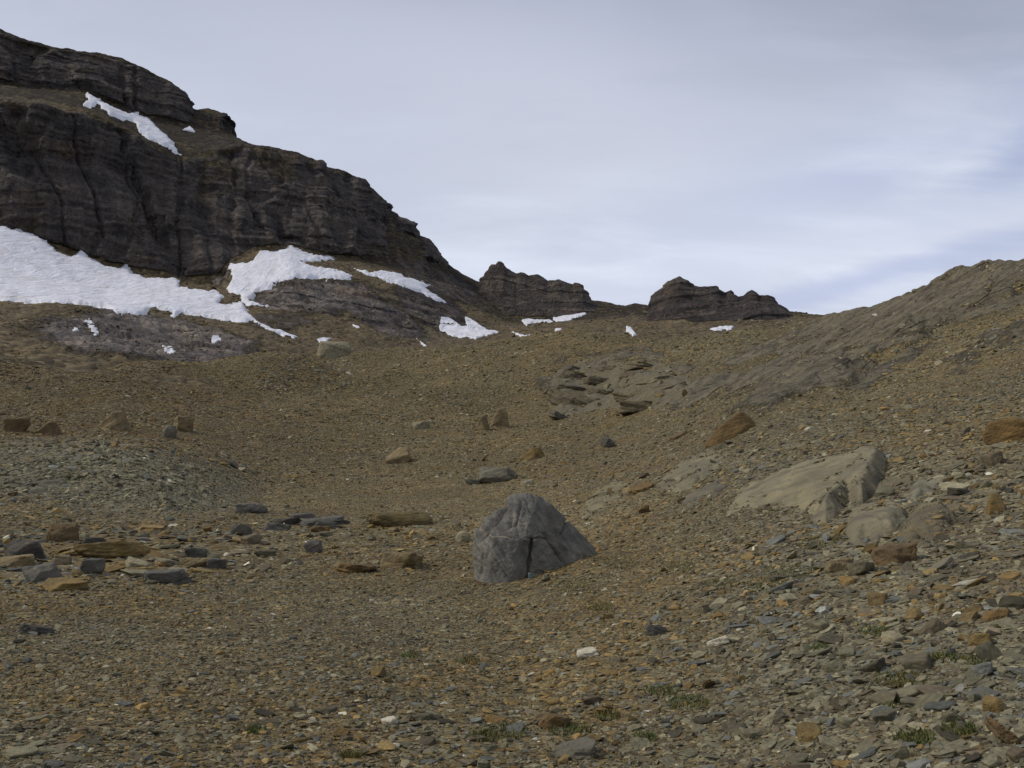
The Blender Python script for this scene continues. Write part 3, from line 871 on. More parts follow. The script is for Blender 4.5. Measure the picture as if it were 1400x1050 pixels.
def rock_on_pixels(name, box, style, colour, seed, roll=0.0, depth=0.75, sink=0.22, sub=5, parent=None, target=None, **tags):
    """a rock as wide and tall as it shows, standing on the ground where its foot is seen"""
    x0, y0, x1, y1 = box
    loc, nor = cast((x0 + x1) / 2, y1 - 0.12 * (y1 - y0), target or ground)
    if loc is None:
        loc, nor = cast((x0 + x1) / 2, y1 - 0.12 * (y1 - y0), mountain)
    d = loc.y * CT + (loc.z - CAM_Z) * ST
    wd, ht = (x1 - x0) * d / F, (y1 - y0) * d / F
    p, f = rock_points(seed, style, sub, roll)
    lo, hi = p.min(0), p.max(0)
    p = (p - (lo + hi) / 2) / (hi - lo)
    dep = wd * depth
    full = ht / (1 - sink)
    p = p * np.array([wd, dep, full])
    p[:, 2] += full / 2 - sink * full
    me = mesh_from_arrays(name, p, f)
    out = Vector((loc.x, loc.y, 0)).normalized()
    org = loc + out * dep * 0.22
    org.z -= 0.10 * ht
    o = link(name, me, MAT_ROCK, parent, **tags)
    o.location = org if parent is None else org - parent.location
    o.rotation_euler.z = -math.atan2(loc.x, loc.y)
    o.color = (*colour, 1)
    return o


TANC, OCH, ORG, GRY, BLU, DRK, PAL, WHT, BRN = ((0.195, 0.150, 0.084), (0.170, 0.120, 0.050), (0.150, 0.098, 0.042), (0.140, 0.128, 0.100), (0.108, 0.102, 0.092),
                                               (0.070, 0.065, 0.058), (0.225, 0.200, 0.142), (0.50, 0.46, 0.38), (0.125, 0.086, 0.046))
BOULDERS = [
    ((128, 562, 180, 591), 'gable', TANC, 0, 'tan boulder with a sharp shaded right side on the brown slope above the grey mound'),
    ((236, 569, 264, 592), 'block', TANC, 0, 'pale tan block beside a smaller grey rock above the grey mound'),
    ((221, 581, 241, 601), 'round', GRY, 0, 'small grey rock leaning on the pale tan block above the grey mound'),
    ((48, 577, 84, 597), 'gable', BRN, 0, 'brown boulder with a white chip beside it, near the left edge'),
    ((6, 571, 40, 592), 'block', BRN, 0, 'dull brown boulder half buried at the left edge'),
    ((525, 611, 565, 636), 'block', TANC, -12, 'tan rounded block alone on the brown slope straight above the band of slates'),
    ((668, 556, 696, 587), 'fin', TANC, 0, 'upright tan slab leaning right, taller of the two leaning slabs'),
    ((648, 567, 670, 590), 'gable', TANC, 0, 'lower leaning slab left of the tall tan slab'),
    ((709, 611, 748, 630), 'gable', OCH, 0, 'low tan boulder with a dark right face straight above the big grey boulder'),
    ((654, 639, 707, 661), 'wedge', GRY, -14, 'grey slabby boulder behind the big grey boulder'),
    ((633, 652, 660, 664), 'slab', GRY, -6, 'small grey rock at the left foot of the grey slabby boulder'),
    ((711, 655, 730, 664), 'slab', PAL, 8, 'pale flat stone right of the grey slabby boulder'),
    ((964, 563, 1034, 604), 'ridge', (0.150, 0.100, 0.044), 0, 'large orange-brown boulder with a ridged top on the right slope'),
    ((1348, 573, 1408, 607), 'round', ORG, 6, 'orange-brown block cut by the right edge of the picture'),
    ((859, 658, 895, 674), 'slab', ORG, 12, 'orange flat slab lying on the pale bedrock right of the big grey boulder'),
    ((873, 690, 888, 703), 'block', ORG, 0, 'small orange cube of rock below the orange flat slab'),
    ((64, 716, 107, 743), 'block', BRN, 4, 'squarish rust-faced boulder at the left edge of the slab band'),
    ((8, 739, 62, 768), 'round', DRK, 0, 'rounded dark grey boulder in the slab band near the left edge'),
    ((113, 735, 145, 753), 'round', DRK, 0, 'small dark rock behind the ochre slab'),
    ((105, 738, 204, 764), 'slab', OCH, 5, 'broad ochre slab, the largest in the slab band'),
    ((-10, 760, 44, 776), 'slab', TANC, 3, 'tan slab in front of the rounded dark boulder at the left edge'),
    ((32, 772, 82, 798), 'wedge', BLU, 8, 'blue-grey wedge of rock at the lower left of the slab band'),
    ((103, 765, 142, 787), 'block', BLU, -8, 'dark blue-grey rock below the ochre slab'),
    ((55, 793, 118, 808), 'slab', OCH, -2, 'thin ochre slab along the lower edge of the slab band'),
    ((198, 780, 262, 799), 'slab', BLU, 3, 'long blue-grey slab with a pale patch, lower right of the slab band'),
    ((228, 777, 258, 790), 'slab', PAL, -4, 'cream stone lying on the long blue-grey slab'),
    ((172, 762, 205, 777), 'slab', PAL, -14, 'pale tilted slab just right of the dark blue-grey rock'),
    ((212, 762, 246, 775), 'slab', PAL, -8, 'pale tan slab in the middle of the slab band'),
    ((244, 763, 292, 777), 'slab', TANC, 0, 'long tan slab at the right end of the slab band'),
    ((252, 748, 282, 763), 'slab', BLU, 0, 'domed blue-grey stone above the long tan slab'),
    ((283, 764, 310, 779), 'slab', BLU, 0, 'blue-grey stone at the right tip of the slab band'),
    ((28, 853, 72, 869), 'slab', DRK, -10, 'dark stone alone in the brown gravel at lower left'),
    ((322, 688, 367, 703), 'round', BLU, 0, 'low blue-grey hump of rock on the tan flat'),
    ((315, 716, 345, 733), 'block', BLU, 0, 'blue-grey stone just below the blue-grey hump'),
    ((414, 738, 441, 758), 'block', BLU, 25, 'tilted blue-grey stone below the slate pile'),
    ((497, 701, 592, 721), 'round', (0.115, 0.088, 0.038), 2, 'long mossy ochre ledge left of the big grey boulder'),
    ((518, 754, 580, 778), 'slab', TANC, 0, 'tan slab half buried in gravel left of the big grey boulder'),
    ((455, 770, 515, 783), 'slab', ORG, -4, 'orange shard bed below the tan half buried slab'),
    ((622, 727, 644, 742), 'round', PAL, 0, 'pale round stone left of the big grey boulder'),
    ((821, 598, 843, 613), 'wedge', DRK, 20, 'dark pointed rock with a pale foot on the brown slope'),
    ((563, 575, 588, 587), 'slab', PAL, 4, 'pale flat stone on the brown slope left of the leaning slabs'),
    ((915, 587, 940, 600), 'slab', BRN, 24, 'thin brown shard left of the large orange-brown boulder'),
    ((432, 466, 480, 492), 'round', PAL, 0, 'pale rounded rock at the foot of the mountain below the small snow patch'),
    ((722, 783, 733, 791), 'slab', (0.20, 0.27, 0.28), 0, 'blue-green chip at the foot of the big grey boulder'),
    ((966, 869, 997, 883), 'slab', WHT, 16, 'white stone, brightest in the scree at lower right'),
    ((520, 982, 545, 992), 'slab', WHT, 4, 'white flat chip at the bottom of the scree left of centre'),
    ((788, 888, 820, 898), 'slab', WHT, 10, 'thin white sliver below the big grey boulder'),
    ((883, 853, 914, 869), 'slab', BLU, 0, 'smooth blue-grey plate right of the white sliver'),
    ((1205, 865, 1237, 882), 'slab', PAL, -4, 'pale pointed slab in the scree at lower right'),
    ((1324, 866, 1357, 886), 'block', OCH, 6, 'ochre block near the right edge low in the scree'),
    ((1344, 832, 1378, 848), 'slab', ORG, 8, 'orange slab above the ochre block near the right edge'),
    ((1350, 674, 1374, 706), 'block', OCH, 0, 'upright ochre block on the slope near the right edge'),
    ((1186, 811, 1214, 829), 'round', OCH, 0, 'rounded ochre stone in the scree below the pale outcrop'),
    ((1126, 764, 1167, 782), 'slab', TANC, 6, 'tan flat slab just below the pale outcrop'),
    ((1193, 742, 1252, 774), 'slab', BRN, 8, 'brown rock with a dark hollow under it below the pale outcrop'),
    ((1268, 760, 1304, 782), 'slab', GRY, 34, 'grey slab tilted steeply on the right slope'),
    ((1345, 955, 1375, 975), 'round', OCH, 0, 'ochre rounded stone at lower right corner'),
    ((1350, 985, 1400, 1020), 'slab', BRN, -25, 'brown slab leaning left at the lower right corner'),
    ((1040, 970, 1072, 992), 'slab', PAL, 20, 'pale grey slab raised on edge at the bottom right'),
    ((1090, 993, 1125, 1015), 'slab', OCH, -6, 'ochre flat stone near the bottom edge, right of centre'),
    ((755, 1015, 815, 1040), 'slab', GRY, 12, 'wide grey slab at the bottom edge below the big grey boulder'),
    ((735, 978, 780, 998), 'slab', ORG, -4, 'orange slab among moss at the bottom of the scree'),
]
for k, (box, style, col, roll, label) in enumerate(BOULDERS):
    small = (box[2] - box[0]) < 36
    nm = 'boulder' if (box[3] - box[1]) >= 20 else 'stone'
    rock_on_pixels(nm, box, style, col, 300 + k * 7, roll, 0.9 if style == 'slab' else 0.75, 0.28 if style in ('slab', 'round') else 0.2, 4 if small else 5,
                   label=label, category=nm)

# the big grey boulder
def main_boulder():
    loc, nor = cast(725, 785, ground)
    d = loc.y * CT + (loc.z - CAM_Z) * ST
    u = d / F                                    # metres for one photograph pixel at the boulder
    K = np.array([(-58, -34, -16), (-30, -44, -18), (-6, -30, -16), (26, -14, -14), (50, 6, -6), (92, 30, 20), (90, 36, 34), (94, 60, -5), (-76, 4, -10), (-80, 18, 34), (-76, 26, 62), (-70, 60, -10),
                  (-52, 8, 86), (-30, 22, 105), (-10, 20, 112), (12, 22, 109), (26, 32, 98), (46, 34, 80), (0, 80, -8), (40, 70, 40), (-40, 72, 60), (-66, -14, 46), (-50, -30, 44), (-8, -22, 50)], float)
    bm = bmesh.new()
    for c in K:
        bm.verts.new(c)
    bmesh.ops.convex_hull(bm, input=bm.verts)
    bm.normal_update()
    cen = np.array([0.0, 18.0, 36.0])
    nrm = np.array([f.normal[:] for f in bm.faces])
    off = np.array([(np.array(f.verts[0].co) - cen) @ np.array(f.normal) for f in bm.faces])
    bm.free()
    flip = off < 0
    nrm[flip] *= -1
    off = np.abs(off)
    v, f = ico(7)
    rad = polytope(v, nrm, np.maximum(off, 1.0), 150.0)
    p = v * rad[:, None]
    q = p + cen
    x, y, z = q.T
    w1 = fbm(x / 26, y / 26, z / 26, 4, 0.5, 41)
    disp = 1.9 * w1
    # layered grain running up and to the left, steeper on the right face
    s1 = 0.80 * x + 0.35 * z + 4.5 * fbm(x / 30, y / 30, z / 45, 3, 0.5, 51)
    right = smoothstep(-6, 22, x - 0.12 * z)
    s2 = 0.62 * x + 0.95 * z + 4 * fbm(x / 24, y / 24, z / 24, 3, 0.5, 53)
    disp += (strata(s1 / 10, 5, 0.2) - 0.5) * 7.0 * (1 - right) * smoothstep(30, 60, z) + (strata(s2 / 8, 6, 0.3) - 0.5) * 3.0 * right
    disp += ridged(x / 11, y / 11, z / 30, 3, 0.5, 61) * 0.6
    front = smoothstep(6, -8, y)
    def groove(dist, width, depth, mask=1.0):
        return -depth * np.exp(-(dist / width) ** 2) * mask
    wv = 2.0 * gnoise(x / 9, y / 9, z / 9, 71)
    # deep upright cleft below the brow
    cl = (x - (-2 + 0.12 * (z - 20)) + wv)
    disp += groove(cl, 2.2, 11, smoothstep(56, 46, z) * (y < 30))
    disp += groove(cl + 7.0, 7.0, 5.0, smoothstep(52, 40, z) * (y < 30))
    # slanting crack down the right face
    disp += groove((x - 22 - (50 - z) * 0.62 + wv), 1.7, 9, smoothstep(60, 54, z) * smoothstep(10, 20, z))
    disp += groove((x - 48 + (z - 62) * -0.55 + wv * 0.6), 1.6, 9, smoothstep(50, 56, z) * smoothstep(80, 74, z))
    disp += groove((z - 50 + 0.06 * x - wv), 1.3, 3.5, smoothstep(-12, -4, x) * smoothstep(26, 18, x))
    # dark notch along the upper left edge, and short gashes near the top
    disp += groove((x + 62 - (z - 55) * 0.62 + wv), 4.5, 11, smoothstep(40, 52, z) * smoothstep(102, 94, z))
    disp += groove((x + 16 - (z - 82) * 0.35 + wv), 1.8, 5, smoothstep(64, 72, z) * smoothstep(100, 92, z))
    disp += groove((x + 28 - (z - 76) * 0.2 + wv), 2.6, 4, smoothstep(58, 66, z) * smoothstep(92, 84, z))
    disp += groove((x + 66 + wv), 2.0, 5, smoothstep(40, 28, z) * smoothstep(-8, 4, z))
    disp += groove((z - 62 + 0.2 * x + wv), 1.6, 1.6, smoothstep(-60, -50, x) * smoothstep(-14, -24, x))
    disp += 0.8 * fbm(x / 5, y / 5, z / 5, 3, 0.55, 81)
    pn = p / np.linalg.norm(p, axis=1, keepdims=True)
    q = q + pn * disp[:, None]
    me = mesh_from_arrays('boulder', q * u, f)
    m, t = new_mat('grey_limestone')
    co = t.n('ShaderNodeTexCoord').outputs['Object']
    a = t.noise(co, 3.0, 8, 0.62, 0.4).outputs[0]
    st = t.map_rs(co, (0.0, math.radians(-58), 0.1), (1.0, 1.0, 6.0))
    b = t.noise(st, 2.2, 7, 0.62, 0.5).outputs[0]
    c = t.ramp(a, [(0.3, (0.092, 0.086, 0.072)), (0.46, (0.134, 0.126, 0.104)), (0.58, (0.170, 0.160, 0.131)), (0.74, (0.235, 0.219, 0.175))])
    c = t.mix(0.75, c, t.mix(1.0, c, t.ramp(b, [(0.3, g3(0.55)), (0.5, g3(1.0)), (0.7, g3(1.4))]), 'MULTIPLY'))
    sx = t.n('ShaderNodeSeparateXYZ', {0: co})
    wn = t.math('MULTIPLY', t.math('SUBTRACT', t.noise(co, 3.5, 3).outputs[0], 0.5), 0.22)
    vd = t.math('ABSOLUTE', t.math('ADD', t.math('SUBTRACT', t.math('ADD', sx.outputs[2], t.math('MULTIPLY', sx.outputs[0], 0.10)), 0.505), wn))
    xm = t.math('MULTIPLY', t.maprange(sx.outputs[0], -0.80, -0.70, 0, 1), t.maprange(sx.outputs[0], -0.34, -0.24, 1, 0))
    vf = t.math('MULTIPLY', t.math('MULTIPLY', t.maprange(vd, 0.004, 0.013, 1, 0), xm), 0.9)
    c = t.mix(vf, c, (0.30, 0.245, 0.17))
    warm = t.noise(co, 1.3, 4, 0.55).outputs[0]
    c = t.mix(t.maprange(warm, 0.5, 0.66, 0, 0.5), c, (0.165, 0.135, 0.090))
    h = t.math('ADD', t.math('MULTIPLY', a, 0.09), t.math('ADD', t.math('MULTIPLY', b, 0.09), t.math('MULTIPLY', t.noise(co, 22, 5, 0.65).outputs[0], 0.012)))
    bump = t.n('ShaderNodeBump', {'Strength': 0.9, 'Distance': 1.0, 'Height': h})
    finish(t, c, 0.85, bump.outputs[0], 0.25)
    o = link('boulder', me, m, label='big cracked grey boulder standing alone in the middle of the scree', category='boulder')
    o.location = loc
    o.rotation_euler.z = -math.atan2(loc.x, loc.y)


main_boulder()


def outcrop(label, pieces, part, col, seed, depth, sub=5):
    xs = [p[0] for p in pieces]
    cx, cy = np.mean([(p[0] + p[2]) / 2 for p in pieces]), max(p[3] for p in pieces)
    loc, _ = cast(cx, cy, ground)
    root = link('rock_outcrop', None, label=label, category='rock outcrop')
    root.location = loc
    bpy.context.view_layer.update()
    for k, (x0, y0, x1, y1, roll, style, c) in enumerate(pieces):
        rock_on_pixels(part, (x0, y0, x1, y1), style, c or col, seed + k * 5, roll, depth, 0.35, sub, parent=root)


def drape(poly, target, step, soft, bulge, seed, dipx, wav, rough, sg=2.0):
    """a body of rock lying in the slope: its outline and place from the ground it crops out of"""
    A = np.array(poly, float)
    x0, y0 = A.min(0) - 3 * soft
    x1, y1 = A.max(0) + 3 * soft
    xs, ys = np.arange(x0, x1 + step, step), np.arange(y0, y1 + step, step)
    X, Y = np.meshgrid(xs, ys)
    sdist = poly_sdist(X, Y, poly) + 2.4 * soft * fbm(X / 26, Y / 15, 0 * X, 2, 0.4, seed)
    need = sdist > -2.0 * soft
    R = np.full(X.shape, np.nan)
    for i, j in zip(*np.nonzero(need)):
        loc, _ = cast(X[i, j], Y[i, j], target)
        if loc is not None:
            R[i, j] = (loc - CAM).length
    med = np.nanmedian(R)
    ok = need & np.isfinite(R) & (np.abs(R / med - 1) < 0.5)
    Rs = gsmooth(gsmooth(np.where(ok, R, 0), sg, 0), sg, 1) / np.maximum(gsmooth(gsmooth(ok.astype(float), sg, 0), sg, 1), 1e-6)
    u, v = (X - CX) / F, (Y - CY) / F
    dirs = np.stack([u, CT + v * ST, ST - v * CT], -1)
    dirs /= np.linalg.norm(dirs, axis=-1, keepdims=True)
    pos = np.array(CAM) + dirs * Rs[..., None]
    px, py, pz = (pos[..., i] for i in range(3))
    wid = np.percentile(sdist[sdist > 0], 90)
    t = np.clip(sdist / wid, -1, 1)
    prof = np.where(t > 0, smoothstep(-0.1, 1.0, t) ** 0.8, 1.6 * t)
    b = -math.sin(dipx) * px + math.cos(dipx) * pz + 0.12 * py + 0.25 * wav * fbm(px / (3 * wav), py / (3 * wav), pz / (3 * wav), 3, 0.5, seed + 1)
    led = (strata(b / wav, seed, 0.2) - 0.5) + 0.45 * (strata(b / (wav * 0.36), seed + 3, 0.25) - 0.5)
    n = fbm(px / (2.5 * wav), py / (2.5 * wav), pz / (2.5 * wav), 4, 0.55, seed + 5)
    ck = np.exp(-(gnoise(px / (2.2 * wav), py / (2.2 * wav), pz / (1.5 * wav), seed + 7) / 0.035) ** 2)
    off = bulge * prof + rough * (led + (0.25 * n if rough > 0.25 else 0.6 * n - 0.5 * ck)) * smoothstep(-0.3, 0.3, t)
    dr = np.array([-0.10, -0.80, 0.55]) if rough > 0.25 else np.array([-0.12, -0.45, 0.88])
    pos = pos + dr * off[..., None]
    idx = -np.ones(ok.shape, int)
    idx[ok] = np.arange(ok.sum())
    q = np.stack([idx[1:, :-1], idx[1:, 1:], idx[:-1, 1:], idx[:-1, :-1]], -1).reshape(-1, 4)
    return pos[ok], q[(q >= 0).all(1)]


SLAB_V, SLAB_N = [], []


def outcrop(label, pieces, part, seed, target=None):
    root = None
    for k, (poly, col, bulge, dip, wav, rough, step) in enumerate(pieces):
        v, f = drape(poly, target or ground, step, step * 2.0, bulge, seed + 11 * k, math.radians(dip), wav, rough)
        if root is None:
            root = link('rock_outcrop', None, label=label, category='rock outcrop')
            root.location = v.mean(0)
        rl = np.array(root.location)
        nv = len(v)
        low = v + np.array([0.05, 0.5, -0.85]) * max(bulge, 0.3) * 1.5
        ed = {}
        for fc in f:
            for e in range(4):
                a, b = int(fc[e]), int(fc[(e + 1) % 4])
                if (b, a) in ed:
                    del ed[(b, a)]
                else:
                    ed[(a, b)] = 1
        rim = np.array([[b, a, a + nv, b + nv] for a, b in ed])
        me = mesh_from_arrays(part, np.concatenate([v, low]) - rl, np.concatenate([f, f[:, ::-1] + nv, rim]))
        o = link(part if k else {'slab': 'hump', 'ledge': 'overhang'}[part], me, MAT_ROCK, root)
        o.color = (*col, 1)
        nn_ = np.empty(len(me.vertices) * 3, np.float32)
        me.vertex_normals.foreach_get('vector', nn_)
        SLAB_V.append(v)
        SLAB_N.append(nn_.reshape(-1, 3)[:nv])
    return root


PB = (0.185, 0.165, 0.115)
outcrop('smooth pale bedrock hump with a dark right flank on the right slope', [
    ([(995, 702), (1000, 680), (1030, 660), (1070, 640), (1110, 628), (1150, 618), (1180, 612), (1200, 615), (1190, 650), (1170, 680), (1150, 695), (1120, 712), (1108, 703), (1090, 690), (1060, 690), (1030, 692)], (0.200, 0.176, 0.118), 0.13, 32, 0.6, 0.05, 1.5),
    ([(1108, 714), (1120, 690), (1140, 665), (1165, 632), (1190, 616), (1208, 622), (1210, 645), (1197, 670), (1180, 688), (1160, 690), (1150, 702), (1130, 717)], (0.185, 0.164, 0.115), 0.30, 55, 0.6, 0.04, 1.3),
    ([(1040, 640), (1075, 615), (1120, 605), (1140, 612), (1110, 628), (1070, 642)], (0.165, 0.152, 0.112), 0.02, 30, 0.3, 0.10, 1.4)], 'slab', 1100)
outcrop('lower pale bedrock slabs with cracks below the smooth hump', [
    ([(1148, 722), (1165, 700), (1190, 688), (1215, 686), (1240, 690), (1238, 712), (1220, 730), (1190, 742), (1168, 746)], (0.185, 0.164, 0.112), 0.12, 34, 0.5, 0.06, 1.4),
    ([(1238, 682), (1255, 660), (1285, 640), (1303, 640), (1298, 658), (1272, 676), (1252, 686)], (0.19, 0.178, 0.130), 0.05, 34, 0.35, 0.09, 1.4),
    ([(1225, 740), (1238, 712), (1255, 690), (1285, 690), (1305, 705), (1300, 725), (1270, 742), (1245, 750)], (0.125, 0.106, 0.070), 0.08, 34, 0.3, 0.14, 1.4),
    ([(1190, 680), (1215, 655), (1245, 645), (1250, 655), (1228, 680), (1205, 688)], (0.15, 0.13, 0.082), 0.04, 40, 0.3, 0.11, 1.4)], 'slab', 1200)
outcrop('pale bedrock ribs half buried in scree between the big grey and orange-brown boulders', [
    ([(900, 662), (930, 635), (960, 620), (992, 616), (985, 640), (955, 660), (925, 674)], (0.165, 0.148, 0.100), 0.05, 32, 0.35, 0.11, 1.4),
    ([(793, 702), (815, 675), (840, 658), (860, 660), (848, 680), (825, 697), (805, 708)], (0.18, 0.156, 0.098), 0.08, 35, 0.35, 0.09, 1.4),
    ([(930, 690), (955, 668), (985, 655), (1000, 660), (975, 680), (945, 698)], (0.13, 0.116, 0.088), 0.04, 32, 0.3, 0.10, 1.4)], 'slab', 1300)
layered = outcrop('dark layered outcrop of stacked ledges jutting from the slope left of the orange-brown boulder', [
    ([(748, 545), (762, 512), (790, 498), (850, 494), (905, 498), (940, 515), (945, 540), (905, 560), (850, 560), (800, 562), (765, 572)], (0.120, 0.104, 0.068), 0.5, -10, 1.2, 0.24, 1.2)], 'ledge', 1400)
bpy.context.view_layer.update()
LG = (0.118, 0.100, 0.066)
for k, (x0, y0, x1, y1, roll, c) in enumerate([
        (746, 530, 824, 558, -10, LG), (752, 520, 812, 537, -12, (0.098, 0.084, 0.058)), (764, 506, 806, 522, -14, (0.090, 0.078, 0.055)), (796, 515, 852, 529, -6, (0.108, 0.092, 0.062)), (800, 526, 846, 541, -8, LG),
        (770, 497, 798, 508, -8, (0.085, 0.076, 0.056)), (846, 506, 896, 520, 6, (0.098, 0.078, 0.054)), (852, 495, 912, 507, -5, LG), (868, 512, 925, 530, 16, (0.160, 0.142, 0.096)), (884, 522, 942, 540, 18, (0.150, 0.130, 0.086)),
        (834, 536, 898, 550, 3, (0.135, 0.112, 0.070)), (846, 548, 908, 561, 2, (0.130, 0.108, 0.068)), (748, 560, 784, 575, -24, (0.110, 0.102, 0.080)), (810, 497, 850, 508, -4, (0.105, 0.090, 0.062))]):
    rock_on_pixels('ledge', (x0, y0, x1, y1), 'ledge', c, 1450 + k * 5, roll, 0.9, 0.3, 5, parent=layered)
outcrop('tilted slate ribs breaking the front of the grey mound at the left', [
    ([(72, 697), (85, 668), (110, 655), (150, 655), (200, 662), (245, 668), (285, 680), (300, 692), (220, 699), (140, 702)], (0.135, 0.124, 0.086), 0.02, -36, 0.30, 0.22, 1.3),
    ([(95, 628), (125, 612), (185, 609), (222, 618), (190, 632), (140, 634)], (0.14, 0.134, 0.104), 0.02, -8, 0.3, 0.16, 1.3),
    ([(0, 668), (20, 640), (70, 635), (95, 650), (75, 668), (40, 680)], (0.125, 0.118, 0.088), 0.02, 8, 0.3, 0.18, 1.3)], 'ledge', 1500)
slates = link('rock_outcrop', None, label='low heap of flat grey slates on the tan flat left of the mossy ledge', category='rock outcrop')
slates.location = cast(425, 716, ground)[0]
bpy.context.view_layer.update()
for k, (x0, y0, x1, y1, roll, c) in enumerate([(395, 702, 436, 712, 4, BLU), (405, 708, 482, 719, -2, BLU), (372, 708, 412, 718, 3, DRK), (440, 705, 470, 713, 6, BLU), (428, 713, 462, 724, 0, BLU), (360, 714, 398, 726, -4, BLU), (424, 719, 452, 729, 5, ORG)]):
    rock_on_pixels('slate', (x0, y0, x1, y1), 'slab', c, 1010 + k * 5, roll, 0.7, 0.35, 4, parent=slates)

# ------------------------------------------------------------------ scree: every stone real geometry
def hull_stone(seed, flat):
    r = np.random.default_rng(seed)
    n = r.integers(12, 17)
    p = r.normal(size=(n, 3))
    p /= np.linalg.norm(p, axis=1, keepdims=True)
    p *= r.uniform(0.8, 1.0, (n, 1))
    if flat:
        p[:, 2] = np.clip(p[:, 2] * 1.6, -0.75, 0.75 + 0.2 * p[:, 0])
    bm = bmesh.new()
    for c in p:
        bm.verts.new(c)
    res = bmesh.ops.convex_hull(bm, input=bm.verts)
    bmesh.ops.delete(bm, geom=[v for v in bm.verts if not v.link_faces], context='VERTS')
    me = bpy.data.meshes.new('scree_stone')
    bm.to_mesh(me)
    bm.free()
    return me


def stone_material(name, attr):
    m, t = new_mat(name)
    co = t.n('ShaderNodeTexCoord').outputs['Object']
    if attr:
        base = t.n('ShaderNodeAttribute', attribute_name='col', attribute_type='INSTANCER').outputs['Color']
    else:
        base = t.n('ShaderNodeObjectInfo').outputs['Color']
    a = t.noise(co, 1.4, 4 if attr else 7, 0.6, 0.3).outputs[0]
    c = t.mix(1.0, base, t.ramp(a, [(0.3, g3(0.66)), (0.5, g3(1.0)), (0.7, (1.4, 1.36, 1.28))]), 'MULTIPLY')
    finish(t, c, 0.9, None if attr else t.n('ShaderNodeBump', {'Strength': 0.7, 'Distance': 0.03, 'Height': a}).outputs[0], 0.2)
    return m


MAT_SCREE = stone_material('scree_stone', True)
MAT_STONE = stone_material('loose_stone', False)
NV = 20
protos, proto_me = [], []
for k in range(NV):
    pm = hull_stone(4000 + k, k % 3 != 2)
    pm.materials.append(MAT_SCREE)
    pp, pf = rock_points(5200 + k, 'block' if k % 3 == 2 else 'slab', 4)
    pp = (pp - (pp.min(0) + pp.max(0)) / 2) / (pp.max(0) - pp.min(0)) * 2
    pi = mesh_from_arrays('stone', pp, pf)
    pi.materials.append(MAT_STONE)
    proto_me.append(pi)
    protos.append(bpy.data.objects.new('scree_stone', pm))       # only referenced by the scatter, never linked

qx, qy = project(GP)
GN = grid_normals(GP)
GN *= np.sign(GN[..., 2:3])
def q4(a):
    return (a[:-1, :-1], a[:-1, 1:], a[1:, 1:], a[1:, :-1])
ax, ay = q4(qx), q4(qy)
area = 0.5 * ((ax[2] - ax[0]) * (ay[3] - ay[1]) - (ax[3] - ax[1]) * (ay[2] - ay[0]))
area = np.maximum(-area, 0) if np.median(area[100:200, 300:400]) < 0 else np.maximum(area, 0)
ccx, ccy = sum(ax) / 4, sum(ay) / 4
dd = sum(q4(GD)) / 4
okq = (ccx > -140) & (ccx < 1540) & (ccy > 350) & (ccy < 1180) & (dd > 2.5) & (dd < 190) & inview[:-1, :-1]
bedq = sum(q4(bed)) / 4
# how coarse the debris is, in the place: slabby on the right slope and in the slab band, fine on the flat
nz1 = sum(q4(wob)) / 4
coarse = np.ones_like(ccx)
coarse *= 1 + 0.55 * smoothstep(820, 1200, ccx) * smoothstep(560, 680, ccy)
coarse *= 1 + 2.6 * blob(ccx, ccy, 140, 765, 230, 34, 0, 0.6) + 0.5 * blob(ccx, ccy, 430, 745, 200, 45, 0, 0.6)
coarse *= 1 - 0.42 * blob(ccx, ccy, 600, 685, 360, 26, 0, 0.5)
coarse *= 1 - 0.15 * blob(ccx, ccy, 250, 860, 330, 90, 0, 0.6)
coarse *= 1 + 0.25 * blob(ccx, ccy, 140, 655, 190, 45, 0, 0.5)
coarse *= 1 + 0.7 * blob(ccx, ccy, 735, 785, 110, 26, math.radians(-16), 0.5)
coarse *= np.clip(1 + 0.6 * nz1, 0.6, 1.6)
s_px = (2.1 + 0.8 * smoothstep(60, 34, dd) + 0.8 * smoothstep(30, 14, dd) + 0.9 * smoothstep(12, 4, dd)) * coarse
wgt = np.where(okq, area / s_px ** 2, 0) * (1 - 0.95 * np.clip(bedq * 1.5, 0, 1))
NS = 460000
cdf = np.cumsum(wgt.ravel())
cdf /= cdf[-1]
pick = np.searchsorted(cdf, rng.random(NS))
ri, ci = np.unravel_index(pick, wgt.shape)
fu, fv = rng.random(NS), rng.random(NS)
def bil(A):
    sh = (1,) * (A.ndim - 2)
    u, v = fu.reshape(-1, *sh), fv.reshape(-1, *sh)
    return A[ri, ci] * (1 - u) * (1 - v) + A[ri, ci + 1] * u * (1 - v) + A[ri + 1, ci + 1] * u * v + A[ri + 1, ci] * (1 - u) * v
pos, nor = bil(GP), bil(GN)
NM = 42000
MNn = grid_normals(MP)
MNn *= np.sign(MNn[..., 2:3] + 1e-9)
mqx, mqy = project(MP)
mx_, my_ = q4(mqx), q4(mqy)
mar = np.abs(0.5 * ((mx_[2] - mx_[0]) * (my_[3] - my_[1]) - (mx_[3] - mx_[1]) * (my_[2] - my_[0])))
mcx, mcy, mdd = sum(mx_) / 4, sum(my_) / 4, sum(q4(MD)) / 4
mfl = sum(q4(MNn[..., 2])) / 4
mw = mar * (mcx > -100) * (mcx < 1200) * (mcy > 340) * (mcy < 500) * (mdd > 95) * (mdd < 330) * smoothstep(0.55, 0.75, mfl)
mw *= np.clip(0.35 + 1.4 * fbm(mcx / 60, mcy / 25, 0 * mcx, 3, 0.6, 88), 0.05, 1.5)
mc = np.cumsum(mw.ravel()); mc /= mc[-1]
mr_, mcl = np.unravel_index(np.searchsorted(mc, rng.random(NM)), mw.shape)
mslot = np.arange(NS - NM, NS)
